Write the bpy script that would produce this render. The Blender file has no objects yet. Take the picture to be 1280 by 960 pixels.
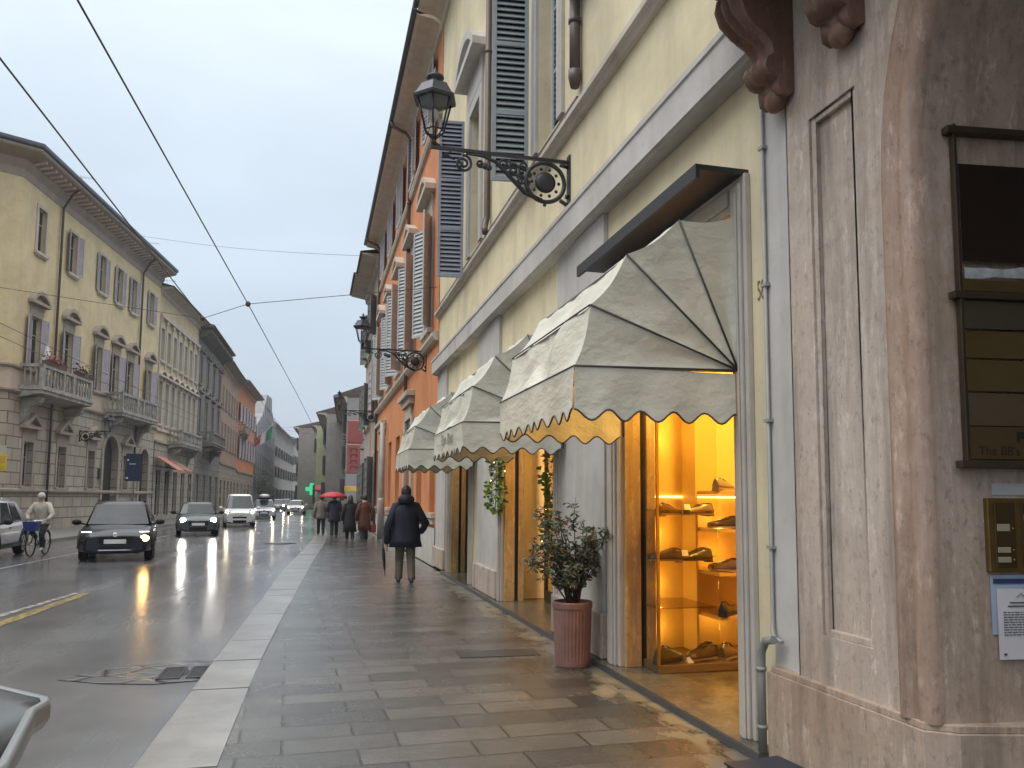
import bpy, bmesh, math, random
from mathutils import Vector, Matrix, noise
random.seed(7)
R = math.radians
SC = bpy.context.scene
COL = SC.collection

# ------------------------------------------------------------------ helpers
class MB:
    """collects faces, then links them as ONE mesh object"""
    def __init__(s): s.v = []; s.f = []; s.m = []; s.sm = []
    def add(s, vs, fs, m=0, smooth=False):
        o = len(s.v); s.v += [tuple(map(float, p)) for p in vs]
        for f in fs: s.f.append([i + o for i in f]); s.m.append(m); s.sm.append(smooth)
        return s
    def box(s, x0, x1, y0, y1, z0, z1, m=0):
        vs = [(x0,y0,z0),(x1,y0,z0),(x1,y1,z0),(x0,y1,z0),(x0,y0,z1),(x1,y0,z1),(x1,y1,z1),(x0,y1,z1)]
        return s.add(vs, [(0,3,2,1),(4,5,6,7),(0,1,5,4),(1,2,6,5),(2,3,7,6),(3,0,4,7)], m)
    def prism(s, poly, axis, a, b, m=0, smooth=False):
        n = len(poly)
        def pt(p, c):
            if axis == 'x': return (c, p[0], p[1])
            if axis == 'y': return (p[0], c, p[1])
            return (p[0], p[1], c)
        vs = [pt(p, a) for p in poly] + [pt(p, b) for p in poly]
        s.add(vs, [list(range(n))[::-1], list(range(n, 2*n))], m)
        s.add(vs, [(i, (i+1) % n, (i+1) % n + n, i + n) for i in range(n)], m, smooth)
        return s
    def tube(s, pts, r, n=8, m=0, cap=True, flat=None):
        pts = [Vector(p) for p in pts]; k = len(pts)
        rs = r if isinstance(r, (list, tuple)) else [r] * k
        t0 = (pts[1] - pts[0]).normalized()
        up = Vector((0,0,1)) if abs(t0.z) < .9 else Vector((1,0,0))
        a = t0.cross(up).normalized(); vs = []
        for i, p in enumerate(pts):
            t = (pts[min(i+1, k-1)] - pts[max(i-1, 0)])
            if t.length < 1e-9: t = t0
            t.normalize(); a = (a - t * a.dot(t))
            if a.length < 1e-6: a = t.orthogonal()
            a.normalize(); b = t.cross(a)
            for j in range(n):
                w = 2 * math.pi * j / n
                vs.append(p + (a * math.cos(w) + b * math.sin(w)) * rs[i])
        fs = [(i*n+j, i*n+(j+1) % n, (i+1)*n+(j+1) % n, (i+1)*n+j) for i in range(k-1) for j in range(n)]
        s.add(vs, fs, m, True)
        if cap: s.add(vs, [list(range(n))[::-1], list(range((k-1)*n, k*n))], m)
        return s
    def lathe(s, prof, c=(0,0,0), n=20, m=0, smooth=True, cap=True, rot=0.0):
        vs = []
        for r, z in prof:
            for j in range(n):
                w = 2*math.pi*j/n + rot
                vs.append((c[0]+r*math.cos(w), c[1]+r*math.sin(w), c[2]+z))
        k = len(prof)
        fs = [(i*n+j, i*n+(j+1) % n, (i+1)*n+(j+1) % n, (i+1)*n+j) for i in range(k-1) for j in range(n)]
        s.add(vs, fs, m, smooth)
        if cap: s.add(vs, [list(range(n))[::-1], list(range((k-1)*n, k*n))], m)
        return s
    def loft(s, rings, m=0, smooth=True, closed=True, cap=True):
        n = len(rings[0]); k = len(rings)
        vs = [p for r in rings for p in r]
        e = n if closed else n - 1
        fs = [(i*n+j, i*n+(j+1) % n, (i+1)*n+(j+1) % n, (i+1)*n+j) for i in range(k-1) for j in range(e)]
        s.add(vs, fs, m, smooth)
        if cap and closed: s.add(vs, [list(range(n))[::-1], list(range((k-1)*n, k*n))], m)
        return s
    def ell(s, c, r, n=12, k=8, m=0):
        vs = []
        for i in range(k+1):
            th = math.pi * i / k
            for j in range(n):
                w = 2*math.pi*j/n
                vs.append((c[0]+r[0]*math.sin(th)*math.cos(w), c[1]+r[1]*math.sin(th)*math.sin(w), c[2]-r[2]*math.cos(th)))
        fs = [(i*n+j, i*n+(j+1) % n, (i+1)*n+(j+1) % n, (i+1)*n+j) for i in range(k) for j in range(n)]
        return s.add(vs, fs, m, True)
    def xf(s, M, start=0):
        for i in range(start, len(s.v)): s.v[i] = tuple(M @ Vector(s.v[i]))
        return s
    def mesh(s, name, mats):
        me = bpy.data.meshes.new(name); me.from_pydata(s.v, [], s.f)
        for m in (mats if isinstance(mats, (list, tuple)) else [mats]): me.materials.append(m)
        me.polygons.foreach_set('material_index', s.m); me.polygons.foreach_set('use_smooth', s.sm)
        bm = bmesh.new(); bm.from_mesh(me); bmesh.ops.remove_doubles(bm, verts=bm.verts, dist=1e-5)
        bmesh.ops.recalc_face_normals(bm, faces=bm.faces); bm.to_mesh(me); bm.free(); me.update()
        return me
    def build(s, name, mats, parent=None, loc=(0,0,0), rz=0.0, bevel=0.0, seg=2):
        return link(name, s.mesh(name, mats), parent, loc, rz, bevel, seg)

def link(name, me, parent=None, loc=(0,0,0), rz=0.0, bevel=0.0, seg=2):
    o = bpy.data.objects.new(name, me); COL.objects.link(o)
    o.location = loc; o.rotation_euler = (0, 0, rz)
    if parent is not None: o.parent = parent
    if bevel:
        b = o.modifiers.new('bevel', 'BEVEL'); b.width = bevel; b.segments = seg; b.limit_method = 'ANGLE'; b.angle_limit = R(35)
        b.harden_normals = False
    return o
def tag(o, label, cat, group=None):
    o['label'] = label; o['category'] = cat
    if group: o['group'] = group
    return o
def thing(name, label, cat, loc=(0,0,0), rz=0.0, group=None):
    o = bpy.data.objects.new(name, None); COL.objects.link(o); o.empty_display_size = .2
    o.location = loc; o.rotation_euler = (0, 0, rz)
    return tag(o, label, cat, group)
def struct(o, kind='structure'): o['kind'] = kind; return o
def copy_tree(o, parent=None):
    c = o.copy(); COL.objects.link(c)
    if parent is not None: c.parent = parent
    for ch in list(o.children): copy_tree(ch, c)
    return c
def dup(root, loc, rz, label, group=None, scale=None):
    c = copy_tree(root); c.location = loc; c.rotation_euler = (0, 0, rz); c['label'] = label
    if group: c['group'] = group
    if scale: c.scale = scale
    return c
def text_obj(name, body, mat, parent, size, mw, depth=.002, align='CENTER', xs=1.0):
    cu = bpy.data.curves.new(name, 'FONT'); cu.body = body; cu.size = size; cu.extrude = depth; cu.align_x = align
    o0 = bpy.data.objects.new(name + '_tmp', cu); COL.objects.link(o0)
    dg = bpy.context.evaluated_depsgraph_get(); me = bpy.data.meshes.new_from_object(o0.evaluated_get(dg))
    bpy.data.objects.remove(o0)
    me.materials.clear(); me.materials.append(mat)
    o = bpy.data.objects.new(name, me); COL.objects.link(o); o.matrix_local = mw @ Matrix.Diagonal((xs, 1, 1, 1))
    if parent is not None: o.parent = parent
    return o

# ------------------------------------------------------------------ materials
class NT:
    def __init__(s, name):
        s.mat = bpy.data.materials.new(name); s.mat.use_nodes = True
        s.t = s.mat.node_tree; s.n = s.t.nodes; s.b = s.n['Principled BSDF']
        s.tc = s.n.new('ShaderNodeTexCoord').outputs['Object']
    def link(s, a, b): s.t.links.new(a, b)
    def noise(s, scale, detail=4, rough=.6, vec=None, dist=0.0):
        n = s.n.new('ShaderNodeTexNoise'); n.inputs['Scale'].default_value = scale; n.inputs['Detail'].default_value = detail
        n.inputs['Roughness'].default_value = rough; n.inputs['Distortion'].default_value = dist
        s.link(vec or s.tc, n.inputs['Vector']); return n.outputs['Fac']
    def ramp(s, fac, stops):
        n = s.n.new('ShaderNodeValToRGB'); e = n.color_ramp.elements
        while len(e) < len(stops): e.new(.5)
        for el, (p, c) in zip(e, stops):
            el.position = p; el.color = (c, c, c, 1) if isinstance(c, (int, float)) else (*c, 1)
        s.link(fac, n.inputs['Fac']); return n.outputs['Color']
    def mix(s, a, b, fac, mode='MIX'):
        n = s.n.new('ShaderNodeMix'); n.data_type = 'RGBA'; n.blend_type = mode
        for k, val in ((0, fac), (6, a), (7, b)):
            if hasattr(val, 'links'): s.link(val, n.inputs[k])
            elif k == 0: n.inputs[0].default_value = val
            else: n.inputs[k].default_value = (*val, 1)
        return n.outputs[2]
    def scale(s, x, y, z, vec=None, rot=(0,0,0), loc=(0,0,0)):
        n = s.n.new('ShaderNodeMapping'); n.inputs['Scale'].default_value = (x, y, z); n.inputs['Rotation'].default_value = rot
        n.inputs['Location'].default_value = loc
        s.link(vec or s.tc, n.inputs['Vector']); return n.outputs['Vector']
    def xz(s):
        a = s.n.new('ShaderNodeSeparateXYZ'); s.link(s.tc, a.inputs[0])
        c = s.n.new('ShaderNodeCombineXYZ'); s.link(a.outputs['X'], c.inputs['X']); s.link(a.outputs['Z'], c.inputs['Y'])
        return c.outputs[0]
    def bump(s, h, strength=.3, dist=.02, prev=None):
        n = s.n.new('ShaderNodeBump'); n.inputs['Strength'].default_value = strength; n.inputs['Distance'].default_value = dist
        s.link(h, n.inputs['Height'])
        if prev: s.link(prev, n.inputs['Normal'])
        s.link(n.outputs['Normal'], s.b.inputs['Normal']); return n.outputs['Normal']
    def brick(s, vec, w, h, mortar, c1, c2, cm, off=.5, smooth=.1):
        n = s.n.new('ShaderNodeTexBrick'); n.offset = off
        n.inputs['Scale'].default_value = 1; n.inputs['Brick Width'].default_value = w; n.inputs['Row Height'].default_value = h
        n.inputs['Mortar Size'].default_value = mortar; n.inputs['Mortar Smooth'].default_value = smooth
        n.inputs['Color1'].default_value = (*c1, 1); n.inputs['Color2'].default_value = (*c2, 1); n.inputs['Mortar'].default_value = (*cm, 1)
        s.link(vec, n.inputs['Vector']); return n.outputs['Color'], n.outputs['Fac']
    def film(s, w, rough=.13, h=None, st=.3, d=.006):
        if h is not None:
            n = s.n.new('ShaderNodeBump'); n.inputs['Strength'].default_value = st; n.inputs['Distance'].default_value = d; s.link(h, n.inputs['Height']); s.link(n.outputs['Normal'], s.b.inputs['Coat Normal'])
        s.b.inputs['Coat Roughness'].default_value = rough; s.b.inputs['Coat IOR'].default_value = 1.45
        s.set(coat=w); return s
    def set(s, **k):
        for a, v in k.items():
            i = s.b.inputs[{'base':'Base Color','rough':'Roughness','metal':'Metallic','trans':'Transmission Weight','coat':'Coat Weight','em':'Emission Color','es':'Emission Strength','alpha':'Alpha','spec':'Specular IOR Level','sub':'Subsurface Weight'}[a]]
            if hasattr(v, 'links'): s.link(v, i)
            elif isinstance(v, tuple): i.default_value = (*v, 1)
            else: i.default_value = v
        return s

_mc = {}
def plain(name, c, rough=.6, metal=0.0, var=.12, sc=3.0, bump=0.0, bsc=40., coat=0.0, spec=.5):
    if name in _mc: return _mc[name]
    t = NT(name)
    lo = tuple(x*(1-var) for x in c); hi = tuple(min(1, x*(1+var)) for x in c)
    t.set(base=t.mix(lo, hi, t.ramp(t.noise(sc, 5), [(.3, 0.), (.7, 1.)])), rough=rough, metal=metal, coat=coat, spec=spec)
    if bump: t.bump(t.noise(bsc, 4), bump, .01)
    _mc[name] = t.mat; return t.mat
def plaster(name, c, dirt=(.25,.2,.14), amt=.35, rough=.85):
    """painted render: blotches, rain streaks running down, fine grain"""
    if name in _mc: return _mc[name]
    t = NT(name)
    b = t.mix(tuple(x*.80 for x in c), tuple(min(1, x*1.08) for x in c), t.ramp(t.noise(.7, 8, .72), [(.33, 0.), (.62, 1.)]))
    b = t.mix(b, tuple(x*.78 for x in c), t.ramp(t.noise(3.5, 8, .78), [(.56, 0.), (.66, .55)]))
    st = t.ramp(t.noise(1.6, 5, .6, t.scale(1.6, 1.6, .12)), [(.5, 0.), (.78, 1.)])
    n = t.n.new('ShaderNodeMath'); n.operation = 'MULTIPLY'; t.link(st, n.inputs[0]); n.inputs[1].default_value = amt
    b = t.mix(b, dirt, n.outputs[0])
    t.set(base=b, rough=rough, spec=.3); t.bump(t.noise(30, 5, .7), .12, .01); _mc[name] = t.mat; return t.mat
def stone(name, c, rough=.7, w=.9, h=.5, joint=.012, off=.5, amt=.4):
    """ashlar courses in the facade plane (x along, z up)"""
    if name in _mc: return _mc[name]
    t = NT(name)
    col, f = t.brick(t.xz(), w, h, joint, tuple(x*.86 for x in c), tuple(min(1, x*1.1) for x in c), tuple(x*.28 for x in c), off)
    d = t.ramp(t.noise(1.2, 6, .65, t.scale(1, 1, .35)), [(.35, 0.), (.75, 1.)])
    n = t.n.new('ShaderNodeMath'); n.operation = 'MULTIPLY'; t.link(d, n.inputs[0]); n.inputs[1].default_value = amt
    t.set(base=t.mix(col, tuple(x*.45 for x in c), n.outputs[0]), rough=rough, spec=.3)
    inv = t.n.new('ShaderNodeMath'); inv.operation = 'SUBTRACT'; inv.inputs[0].default_value = 1; t.link(f, inv.inputs[1])
    p = t.bump(t.noise(25, 5), .15, .01); t.bump(inv.outputs[0], .9, .03, p); _mc[name] = t.mat; return t.mat
def marble(name, c1, c2, vein, rough=.5, sc=2.2, bump=.15):
    if name in _mc: return _mc[name]
    t = NT(name)
    b = t.mix(c1, c2, t.ramp(t.noise(sc*.8, 8, .72), [(.32, 0.), (.68, 1.)]))
    v = t.ramp(t.noise(sc*4, 9, .78, t.scale(1, 1, .5)), [(.53, 0.), (.66, .75)])
    b = t.mix(b, vein, v)
    big = t.ramp(t.noise(.9, 7, .7), [(.42, 0.), (.62, 1.)])
    b = t.mix(b, t.mix(b, (c1[0]*.88, c1[1]*.78, c1[2]*.68), .7), big)
    s2 = t.ramp(t.noise(22, 8, .78, t.scale(1, 1, .6)), [(.53, 0.), (.66, .8)])
    b = t.mix(b, tuple(x*.55 for x in c1), s2)
    ch = t.ramp(t.noise(7, 9, .8, t.scale(1.5, 1.5, .4)), [(.56, 0.), (.63, .7)])
    b = t.mix(b, tuple(min(1, x*1.35) for x in c2), ch)
    st = t.ramp(t.noise(2.4, 8, .7, t.scale(2.6, 2.6, .22)), [(.46, 0.), (.70, .8)])
    b = t.mix(b, tuple(x*.5 for x in c1), st)
    t.set(base=b, rough=rough, spec=.4); p = t.bump(t.noise(14, 8, .78), bump*2.2, .015); t.bump(t.ramp(t.noise(5, 8, .8), [(.3, 0.), (.42, 1.)]), .35, .008, p); _mc[name] = t.mat; return t.mat
def glow(name, c, s):
    if name in _mc: return _mc[name]
    t = NT(name); t.set(base=c, em=c, es=s, rough=.4); _mc[name] = t.mat; return t.mat
def glass(name, tint=(1,1,1), rough=.03, fac=1.0):
    if name in _mc: return _mc[name]
    m = bpy.data.materials.new(name); m.use_nodes = True; nt = m.node_tree; nt.nodes.clear()
    o = nt.nodes.new('ShaderNodeOutputMaterial'); mx = nt.nodes.new('ShaderNodeMixShader'); tr = nt.nodes.new('ShaderNodeBsdfTransparent')
    gl = nt.nodes.new('ShaderNodeBsdfGlossy'); lw = nt.nodes.new('ShaderNodeLayerWeight'); lw.inputs['Blend'].default_value = .5; pw = nt.nodes.new('ShaderNodeMath'); pw.operation = 'POWER'; pw.inputs[1].default_value = 4.5; nt.links.new(lw.outputs['Facing'], pw.inputs[0]); fr = nt.nodes.new('ShaderNodeMath'); fr.operation = 'MULTIPLY_ADD'; fr.inputs[1].default_value = .8; fr.inputs[2].default_value = .04; nt.links.new(pw.outputs[0], fr.inputs[0])
    tr.inputs['Color'].default_value = (*tint, 1); gl.inputs['Roughness'].default_value = rough
    mu = nt.nodes.new('ShaderNodeMath'); mu.operation = 'MULTIPLY'; mu.inputs[1].default_value = fac
    nt.links.new(fr.outputs[0], mu.inputs[0]); nt.links.new(mu.outputs[0], mx.inputs[0])
    nt.links.new(tr.outputs[0], mx.inputs[1]); nt.links.new(gl.outputs[0], mx.inputs[2]); nt.links.new(mx.outputs[0], o.inputs[0])
    _mc[name] = m; return m

YEL = plaster('yellow_render', (.69,.61,.415), (.36,.31,.21), amt=.5)
GREYP = plaster('pale_grey_render', (.50,.48,.46), amt=.45)
STONEL = plaster('pale_stone_trim', (.50,.46,.41), amt=.45)
ORA = plaster('orange_render', (.62,.25,.11))
CREAM = plaster('cream_trim', (.50,.44,.37), amt=.45)
SHUT = plain('blue_grey_shutter_paint', (.25,.27,.32), .6, var=.15)
SHUTG = plain('green_grey_shutter_paint', (.25,.28,.29), .6)
SHUTL = plain('lilac_grey_shutter_paint', (.40,.37,.39), .65)
IRON = plain('black_wrought_iron', (.012,.012,.014), .45, var=.3)
DARKW = plain('dark_window_glass', (.016,.018,.02), .14, var=.4, sc=.7)
BLACKV = plain('dark_void', (.012,.011,.010), .9)
FRAMEW = plain('pale_window_frame', (.45,.43,.40), .6)
PIPE = plain('brown_downpipe_paint', (.085,.06,.05), .5, var=.2)
PIPEG = plain('grey_pipe', (.30,.30,.29), .5)
ROOFT = plain('dark_roof_tiles', (.10,.075,.065), .8, var=.3, sc=6)
LEAD = plain('dark_gutter_metal', (.075,.085,.105), .45)
PINK = marble('pink_marble', (.40,.31,.245), (.50,.405,.34), (.58,.49,.43))
PINKL = marble('pale_pink_marble', (.45,.375,.32), (.58,.50,.44), (.65,.59,.54))
BROWNS = marble('brown_carved_stone', (.17,.09,.06), (.24,.14,.10), (.28,.18,.14))
GOLDM = marble('honey_marble', (.50,.33,.14), (.62,.45,.22), (.70,.56,.33), .35)
# ------------------------------------------------------------------ the setting: ground
def ground_mat():
    t = NT('wet_asphalt')
    big = t.ramp(t.noise(.35, 6, .62), [(.38, 0.), (.62, 1.)])
    fine = t.noise(32, 5, .85)
    b = t.mix((.078,.082,.090), (.135,.139,.148), big)
    b = t.mix(b, (.20,.20,.205), t.ramp(fine, [(.58, 0.), (.76, .7)])); b = t.mix(b, (.02,.02,.022), t.ramp(t.noise(38, 4, .8), [(.6, 0.), (.75, .7)]))
    streak = t.ramp(t.noise(1.1, 5, .6, t.scale(1, .12, 1)), [(.35, 0.), (.7, 1.)])
    rr = t.n.new('ShaderNodeMapRange'); t.link(streak, rr.inputs[0]); rr.inputs[3].default_value = .12; rr.inputs[4].default_value = .36
    t.set(base=b, rough=rr.outputs[0], spec=1.0)
    vc = t.n.new('ShaderNodeTexVoronoi'); vc.feature = 'DISTANCE_TO_EDGE'; vc.inputs['Scale'].default_value = .33
    wv = t.n.new('ShaderNodeVectorMath'); wv.operation = 'ADD'; nn = t.n.new('ShaderNodeTexNoise'); nn.inputs['Scale'].default_value = 1.2; nn.inputs['Detail'].default_value = 6; t.link(t.tc, nn.inputs['Vector']); t.link(t.tc, wv.inputs[0]); t.link(nn.outputs['Color'], wv.inputs[1])
    t.link(wv.outputs[0], vc.inputs['Vector']); crk = t.ramp(vc.outputs[0], [(0, 1.), (.012, 0.)])
    msk = t.ramp(t.noise(.22, 3), [(.5, 0.), (.6, .8)]); mk = t.n.new('ShaderNodeMath'); mk.operation = 'MULTIPLY'; t.link(crk, mk.inputs[0]); t.link(msk, mk.inputs[1])
    b = t.mix(b, (.02,.02,.021), mk.outputs[0]); t.set(base=b)
    wet = t.n.new('ShaderNodeMapRange'); t.link(t.noise(.5, 6, .65, t.scale(1, .35, 1)), wet.inputs[0]); wet.inputs[1].default_value = .35; wet.inputs[2].default_value = .62; wet.inputs[3].default_value = .25; wet.inputs[4].default_value = .9
    t.film(wet.outputs[0], .13, t.noise(45, 4, .75), .22, .004)
    p = t.bump(fine, .4, .006); t.bump(t.noise(3.0, 4), .1, .02, p)
    return t.mat
def paving_mat():
    t = NT('wet_stone_paving')
    v = t.scale(1, 1, 1, rot=(0, 0, R(-1.5)))
    col, f = t.brick(v, .74, .31, .009, (.034,.036,.034), (.115,.115,.105), (.006,.006,.006), .37, .3)
    t.b.location = (0, 0)
    n1 = t.ramp(t.noise(1.3, 6, .65), [(.3, 0.), (.72, 1.)])
    b = t.mix(col, (.035,.035,.031), t.ramp(t.noise(2.2, 5), [(.4, 0.), (.8, .8)]))
    sp = t.ramp(t.noise(42, 6, .85), [(.54, 0.), (.66, .85)])
    b = t.mix(b, (.165,.16,.14), sp)
    # sheltered dry stone along the shop fronts
    sx = t.n.new('ShaderNodeSeparateXYZ'); t.link(t.tc, sx.inputs[0])
    ad = t.n.new('ShaderNodeMath'); ad.operation = 'MULTIPLY_ADD'; t.link(t.noise(1.9, 6, .7, t.scale(1.6, .8, 1)), ad.inputs[0]); ad.inputs[1].default_value = 2.2; t.link(sx.outputs['X'], ad.inputs[2])
    mr = t.n.new('ShaderNodeMapRange'); t.link(ad.outputs[0], mr.inputs[0]); mr.inputs[1].default_value = 3.55; mr.inputs[2].default_value = 3.75; dry = mr.outputs[0]
    b = t.mix(b, t.mix(col, (.21,.185,.135), .6), dry)
    rr = t.n.new('ShaderNodeMapRange'); t.link(n1, rr.inputs[0]); rr.inputs[3].default_value = .10; rr.inputs[4].default_value = .36
    r9 = t.n.new('ShaderNodeMix'); t.link(dry, r9.inputs[0]); t.link(rr.outputs[0], r9.inputs[2]); r9.inputs[3].default_value = .55
    t.set(base=b, rough=r9.outputs[0], spec=.9)
    inv = t.n.new('ShaderNodeMath'); inv.operation = 'SUBTRACT'; inv.inputs[0].default_value = 1; t.link(f, inv.inputs[1])
    wf = t.n.new('ShaderNodeMapRange'); t.link(dry, wf.inputs[0]); wf.inputs[3].default_value = .62; wf.inputs[4].default_value = .03
    hm = t.n.new('ShaderNodeMath'); hm.operation = 'MULTIPLY_ADD'; t.link(inv.outputs[0], hm.inputs[0]); hm.inputs[1].default_value = 1.6; t.link(t.noise(36, 6, .85), hm.inputs[2]); t.film(wf.outputs[0], .17, hm.outputs[0], .4, .008)
    p = t.bump(t.noise(70, 5, .8), .55, .007); p = t.bump(t.noise(6, 5, .7), .18, .02, p); t.bump(inv.outputs[0], .8, .014, p)
    return t.mat
def kerb_mat():
    t = NT('pale_granite_kerb')
    b = t.mix((.165,.163,.155), (.265,.26,.245), t.ramp(t.noise(1.2, 6), [(.3, 0.), (.7, 1.)]))
    b = t.mix(b, (.07,.068,.06), t.ramp(t.noise(9, 7, .78, t.scale(.6, 1.4, 1)), [(.58, 0.), (.68, .85)])); b = t.mix(b, (.12,.115,.10), t.ramp(t.noise(1.8, 7, .7), [(.48, 0.), (.7, .7)]))
    t.set(base=b, rough=.35, spec=.5); t.film(.55, .2, t.noise(30, 5, .7), .3, .005); t.bump(t.noise(40, 5, .7), .3, .006); return t.mat
ASPH = ground_mat(); PAVE = paving_mat(); KERB = kerb_mat()

def strip(name, left, right, z, mat, bottom=None):
    """flat strip between two polylines [(x,y)..] of equal length, at height z, with a skirt to bottom"""
    m = MB(); n = len(left); vs = [(x, y, z) for x, y in left] + [(x, y, z) for x, y in right]
    m.add(vs, [(i, n+i, n+i+1, i+1) for i in range(n-1)])
    if bottom is not None:
        for line in (left, right):
            w = [(x, y, z) for x, y in line] + [(x, y, bottom) for x, y in line]
            m.add(w, [(i, i+1, n+i+1, n+i) for i in range(n-1)])
    return struct(m.build(name, mat))
g = MB(); g.add([(-300,-60,-.11),(300,-60,-.11),(300,700,-.11),(-300,700,-.11)], [(0,1,2,3)]); struct(g.build('ground', plain('dull_ground', (.06,.06,.06), .8)))
# kerb lines measured from the photograph (outer edge / inner edge of the granite)
KO = [(-1.25,-6),(-1.10,2),(-1.0,5.2),(-.92,7.9),(-.82,10.7),(-.57,18.9),(-.05,28.9),(.2,36),(.35,60),(.2,120),(.2,320)]
KI = [(-.60,-6),(-.53,2),(-.50,5.2),(-.46,7.8),(-.34,11.1),(.0,19.2),(.5,29.2),(.7,36),(.8,60),(.6,120),(.6,320)]
LK = [(-10.6,-6),(-10.5,2),(-10.4,5.2),(-10.3,7.9),(-10.2,10.7),(-9.9,18.9),(-9.5,28.9),(-9.0,36),(-7.0,60),(-6.2,120),(-6.0,320)]
strip('road', LK, KO, -.10, ASPH)
k = MB()
def lerp(a, b, t): return (a[0]+(b[0]-a[0])*t, a[1]+(b[1]-a[1])*t)
def at_y(line, y):
    for a, b in zip(line, line[1:]):
        if a[1] <= y <= b[1]: return a[0] + (b[0]-a[0])*(y-a[1])/(b[1]-a[1])
    return line[-1][0]
y = -6.0; rnd = random.Random(3)
while y < 90:
    L = rnd.uniform(.75, 1.25) if y < 40 else 4.0
    y1 = y + L - .012
    a0, a1, b0, b1 = at_y(KO, y), at_y(KO, y1), at_y(KI, y) - .004, at_y(KI, y1) - .004
    z = .0 + rnd.uniform(-.006, .004)
    c = .018
    k.loft([[(a0,y,-.2),(a0,y,z-c),(a0+c,y,z),(b0,y,z),(b0,y,-.2)], [(a1,y1,-.2),(a1,y1,z-c),(a1+c,y1,z),(b1,y1,z),(b1,y1,-.2)]], 0, False)
    y += L
struct(k.build('kerb', KERB))
strip('pavement', KI, [(2.75, p[1]) for p in KI], 0.0, PAVE, -.1)
PAVL = plain('grey_wet_pavement_stone', (.16,.158,.15), .35, var=.25, sc=1.5, bump=.2)
strip('far_pavement', [(p[0]-14, p[1]) for p in LK], LK, .02, PAVL, -.1)
# painted lane markings: white line with a worn yellow line beside it, then the gap
def paint(name, c, pts_l, pts_r):
    t = NT(name); w = t.ramp(t.noise(9, 6, .75), [(.46, 0.), (.54, .85)])
    t.set(base=t.mix((.07,.07,.07), c, w), rough=.3); return strip(name, pts_l, pts_r, -.096, t.mat)
paint('white_lane_line', (.55,.55,.53), [(-4.62,4),(-4.45,10),(-4.28,13),(-4.0,15.5)], [(-4.5,4),(-4.33,10),(-4.16,13),(-3.9,15.5)])
paint('yellow_lane_line', (.50,.36,.08), [(-4.42,4),(-4.22,10),(-4.03,12.5),(-3.86,15.5)], [(-4.2,4),(-4.02,10),(-3.84,12.5),(-3.70,15.5)])
paint('white_edge_line', (.45,.45,.44), [(-7.6,4),(-7.3,16),(-6.6,30),(-5.6,44)], [(-7.48,4),(-7.18,16),(-6.48,30),(-5.48,44)])
# worn stone patch round the drains in the gutter
COB = NT('old_cobble_patch'); vn = COB.n.new('ShaderNodeTexVoronoi'); vn.feature = 'DISTANCE_TO_EDGE'; vn.inputs['Scale'].default_value = 2.6
COB.link(COB.scale(1, 1.5, 1), vn.inputs['Vector'])
ed = COB.ramp(vn.outputs[0], [(.0, 0.), (.13, 1.)])
COB.set(base=COB.mix((.012,.012,.012), (.10,.10,.105), ed), rough=.25); COB.bump(ed, .8, .02)
pm = MB(); pts = [(-2.25,8.28),(-1.95,8.62),(-1.5,8.85),(-.9,8.95),(-.915,7.98),(-1.35,7.9),(-1.8,8.02)]
pm.add([(x, y, -.094) for x, y in pts], [list(range(len(pts)))]); struct(pm.build('cobble_patch', COB.mat))
for i, (x0, x1) in enumerate(((-1.36,-1.15), (-1.10,-.93))):
    t = thing('storm_drain', ['cast iron gutter grate on the road side of its twin', 'cast iron gutter grate touching the pale kerb'][i], 'drain grate', ((x0+x1)/2, 8.33, -.098), 0, 'storm drain grates by the kerb')
    w = (x1-x0)/2; m = MB(); m.box(-w, w, -.26, -.23, 0, .012).box(-w, w, .23, .26, 0, .012).box(-w, -w+.02, -.23, .23, 0, .012).box(w-.02, w, -.23, .23, 0, .012); m.build('rim', IRON, t)
    m = MB()
    for q in range(9): m.box(-w+.02, w-.02, -.215+q*.052, -.192+q*.052, 0, .009)
    m.build('bars', plain('grate_iron', (.05,.05,.055), .4), t)
    m = MB(); m.add([(-w,-.26,.0045),(w,-.26,.0045),(w,.26,.0045),(-w,.26,.0045)], [(0,1,2,3)]); m.build('shaft', BLACKV, t)
mm = MB(); mm.box(-.42,.42,-.17,.17,.0015,.006); tag(mm.build('cover_plate', plain('dark_inspection_plate', (.05,.05,.048), .3, bump=.3), None, (1.92, 8.15, 0), R(-2)), 'dark rectangular inspection cover set in the paving before the planter', 'cover plate')
mm = MB(); mm.lathe([(.0,0),(.55,0),(.6,.004),(0,.006)], n=20); tag(mm.build('manhole_cover', plain('worn_manhole_iron', (.035,.035,.038), .25, bump=.3), None, (-1.1, 30.6, -.097)), 'dark worn manhole cover in the wet road near the walkers', 'manhole cover')
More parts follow.
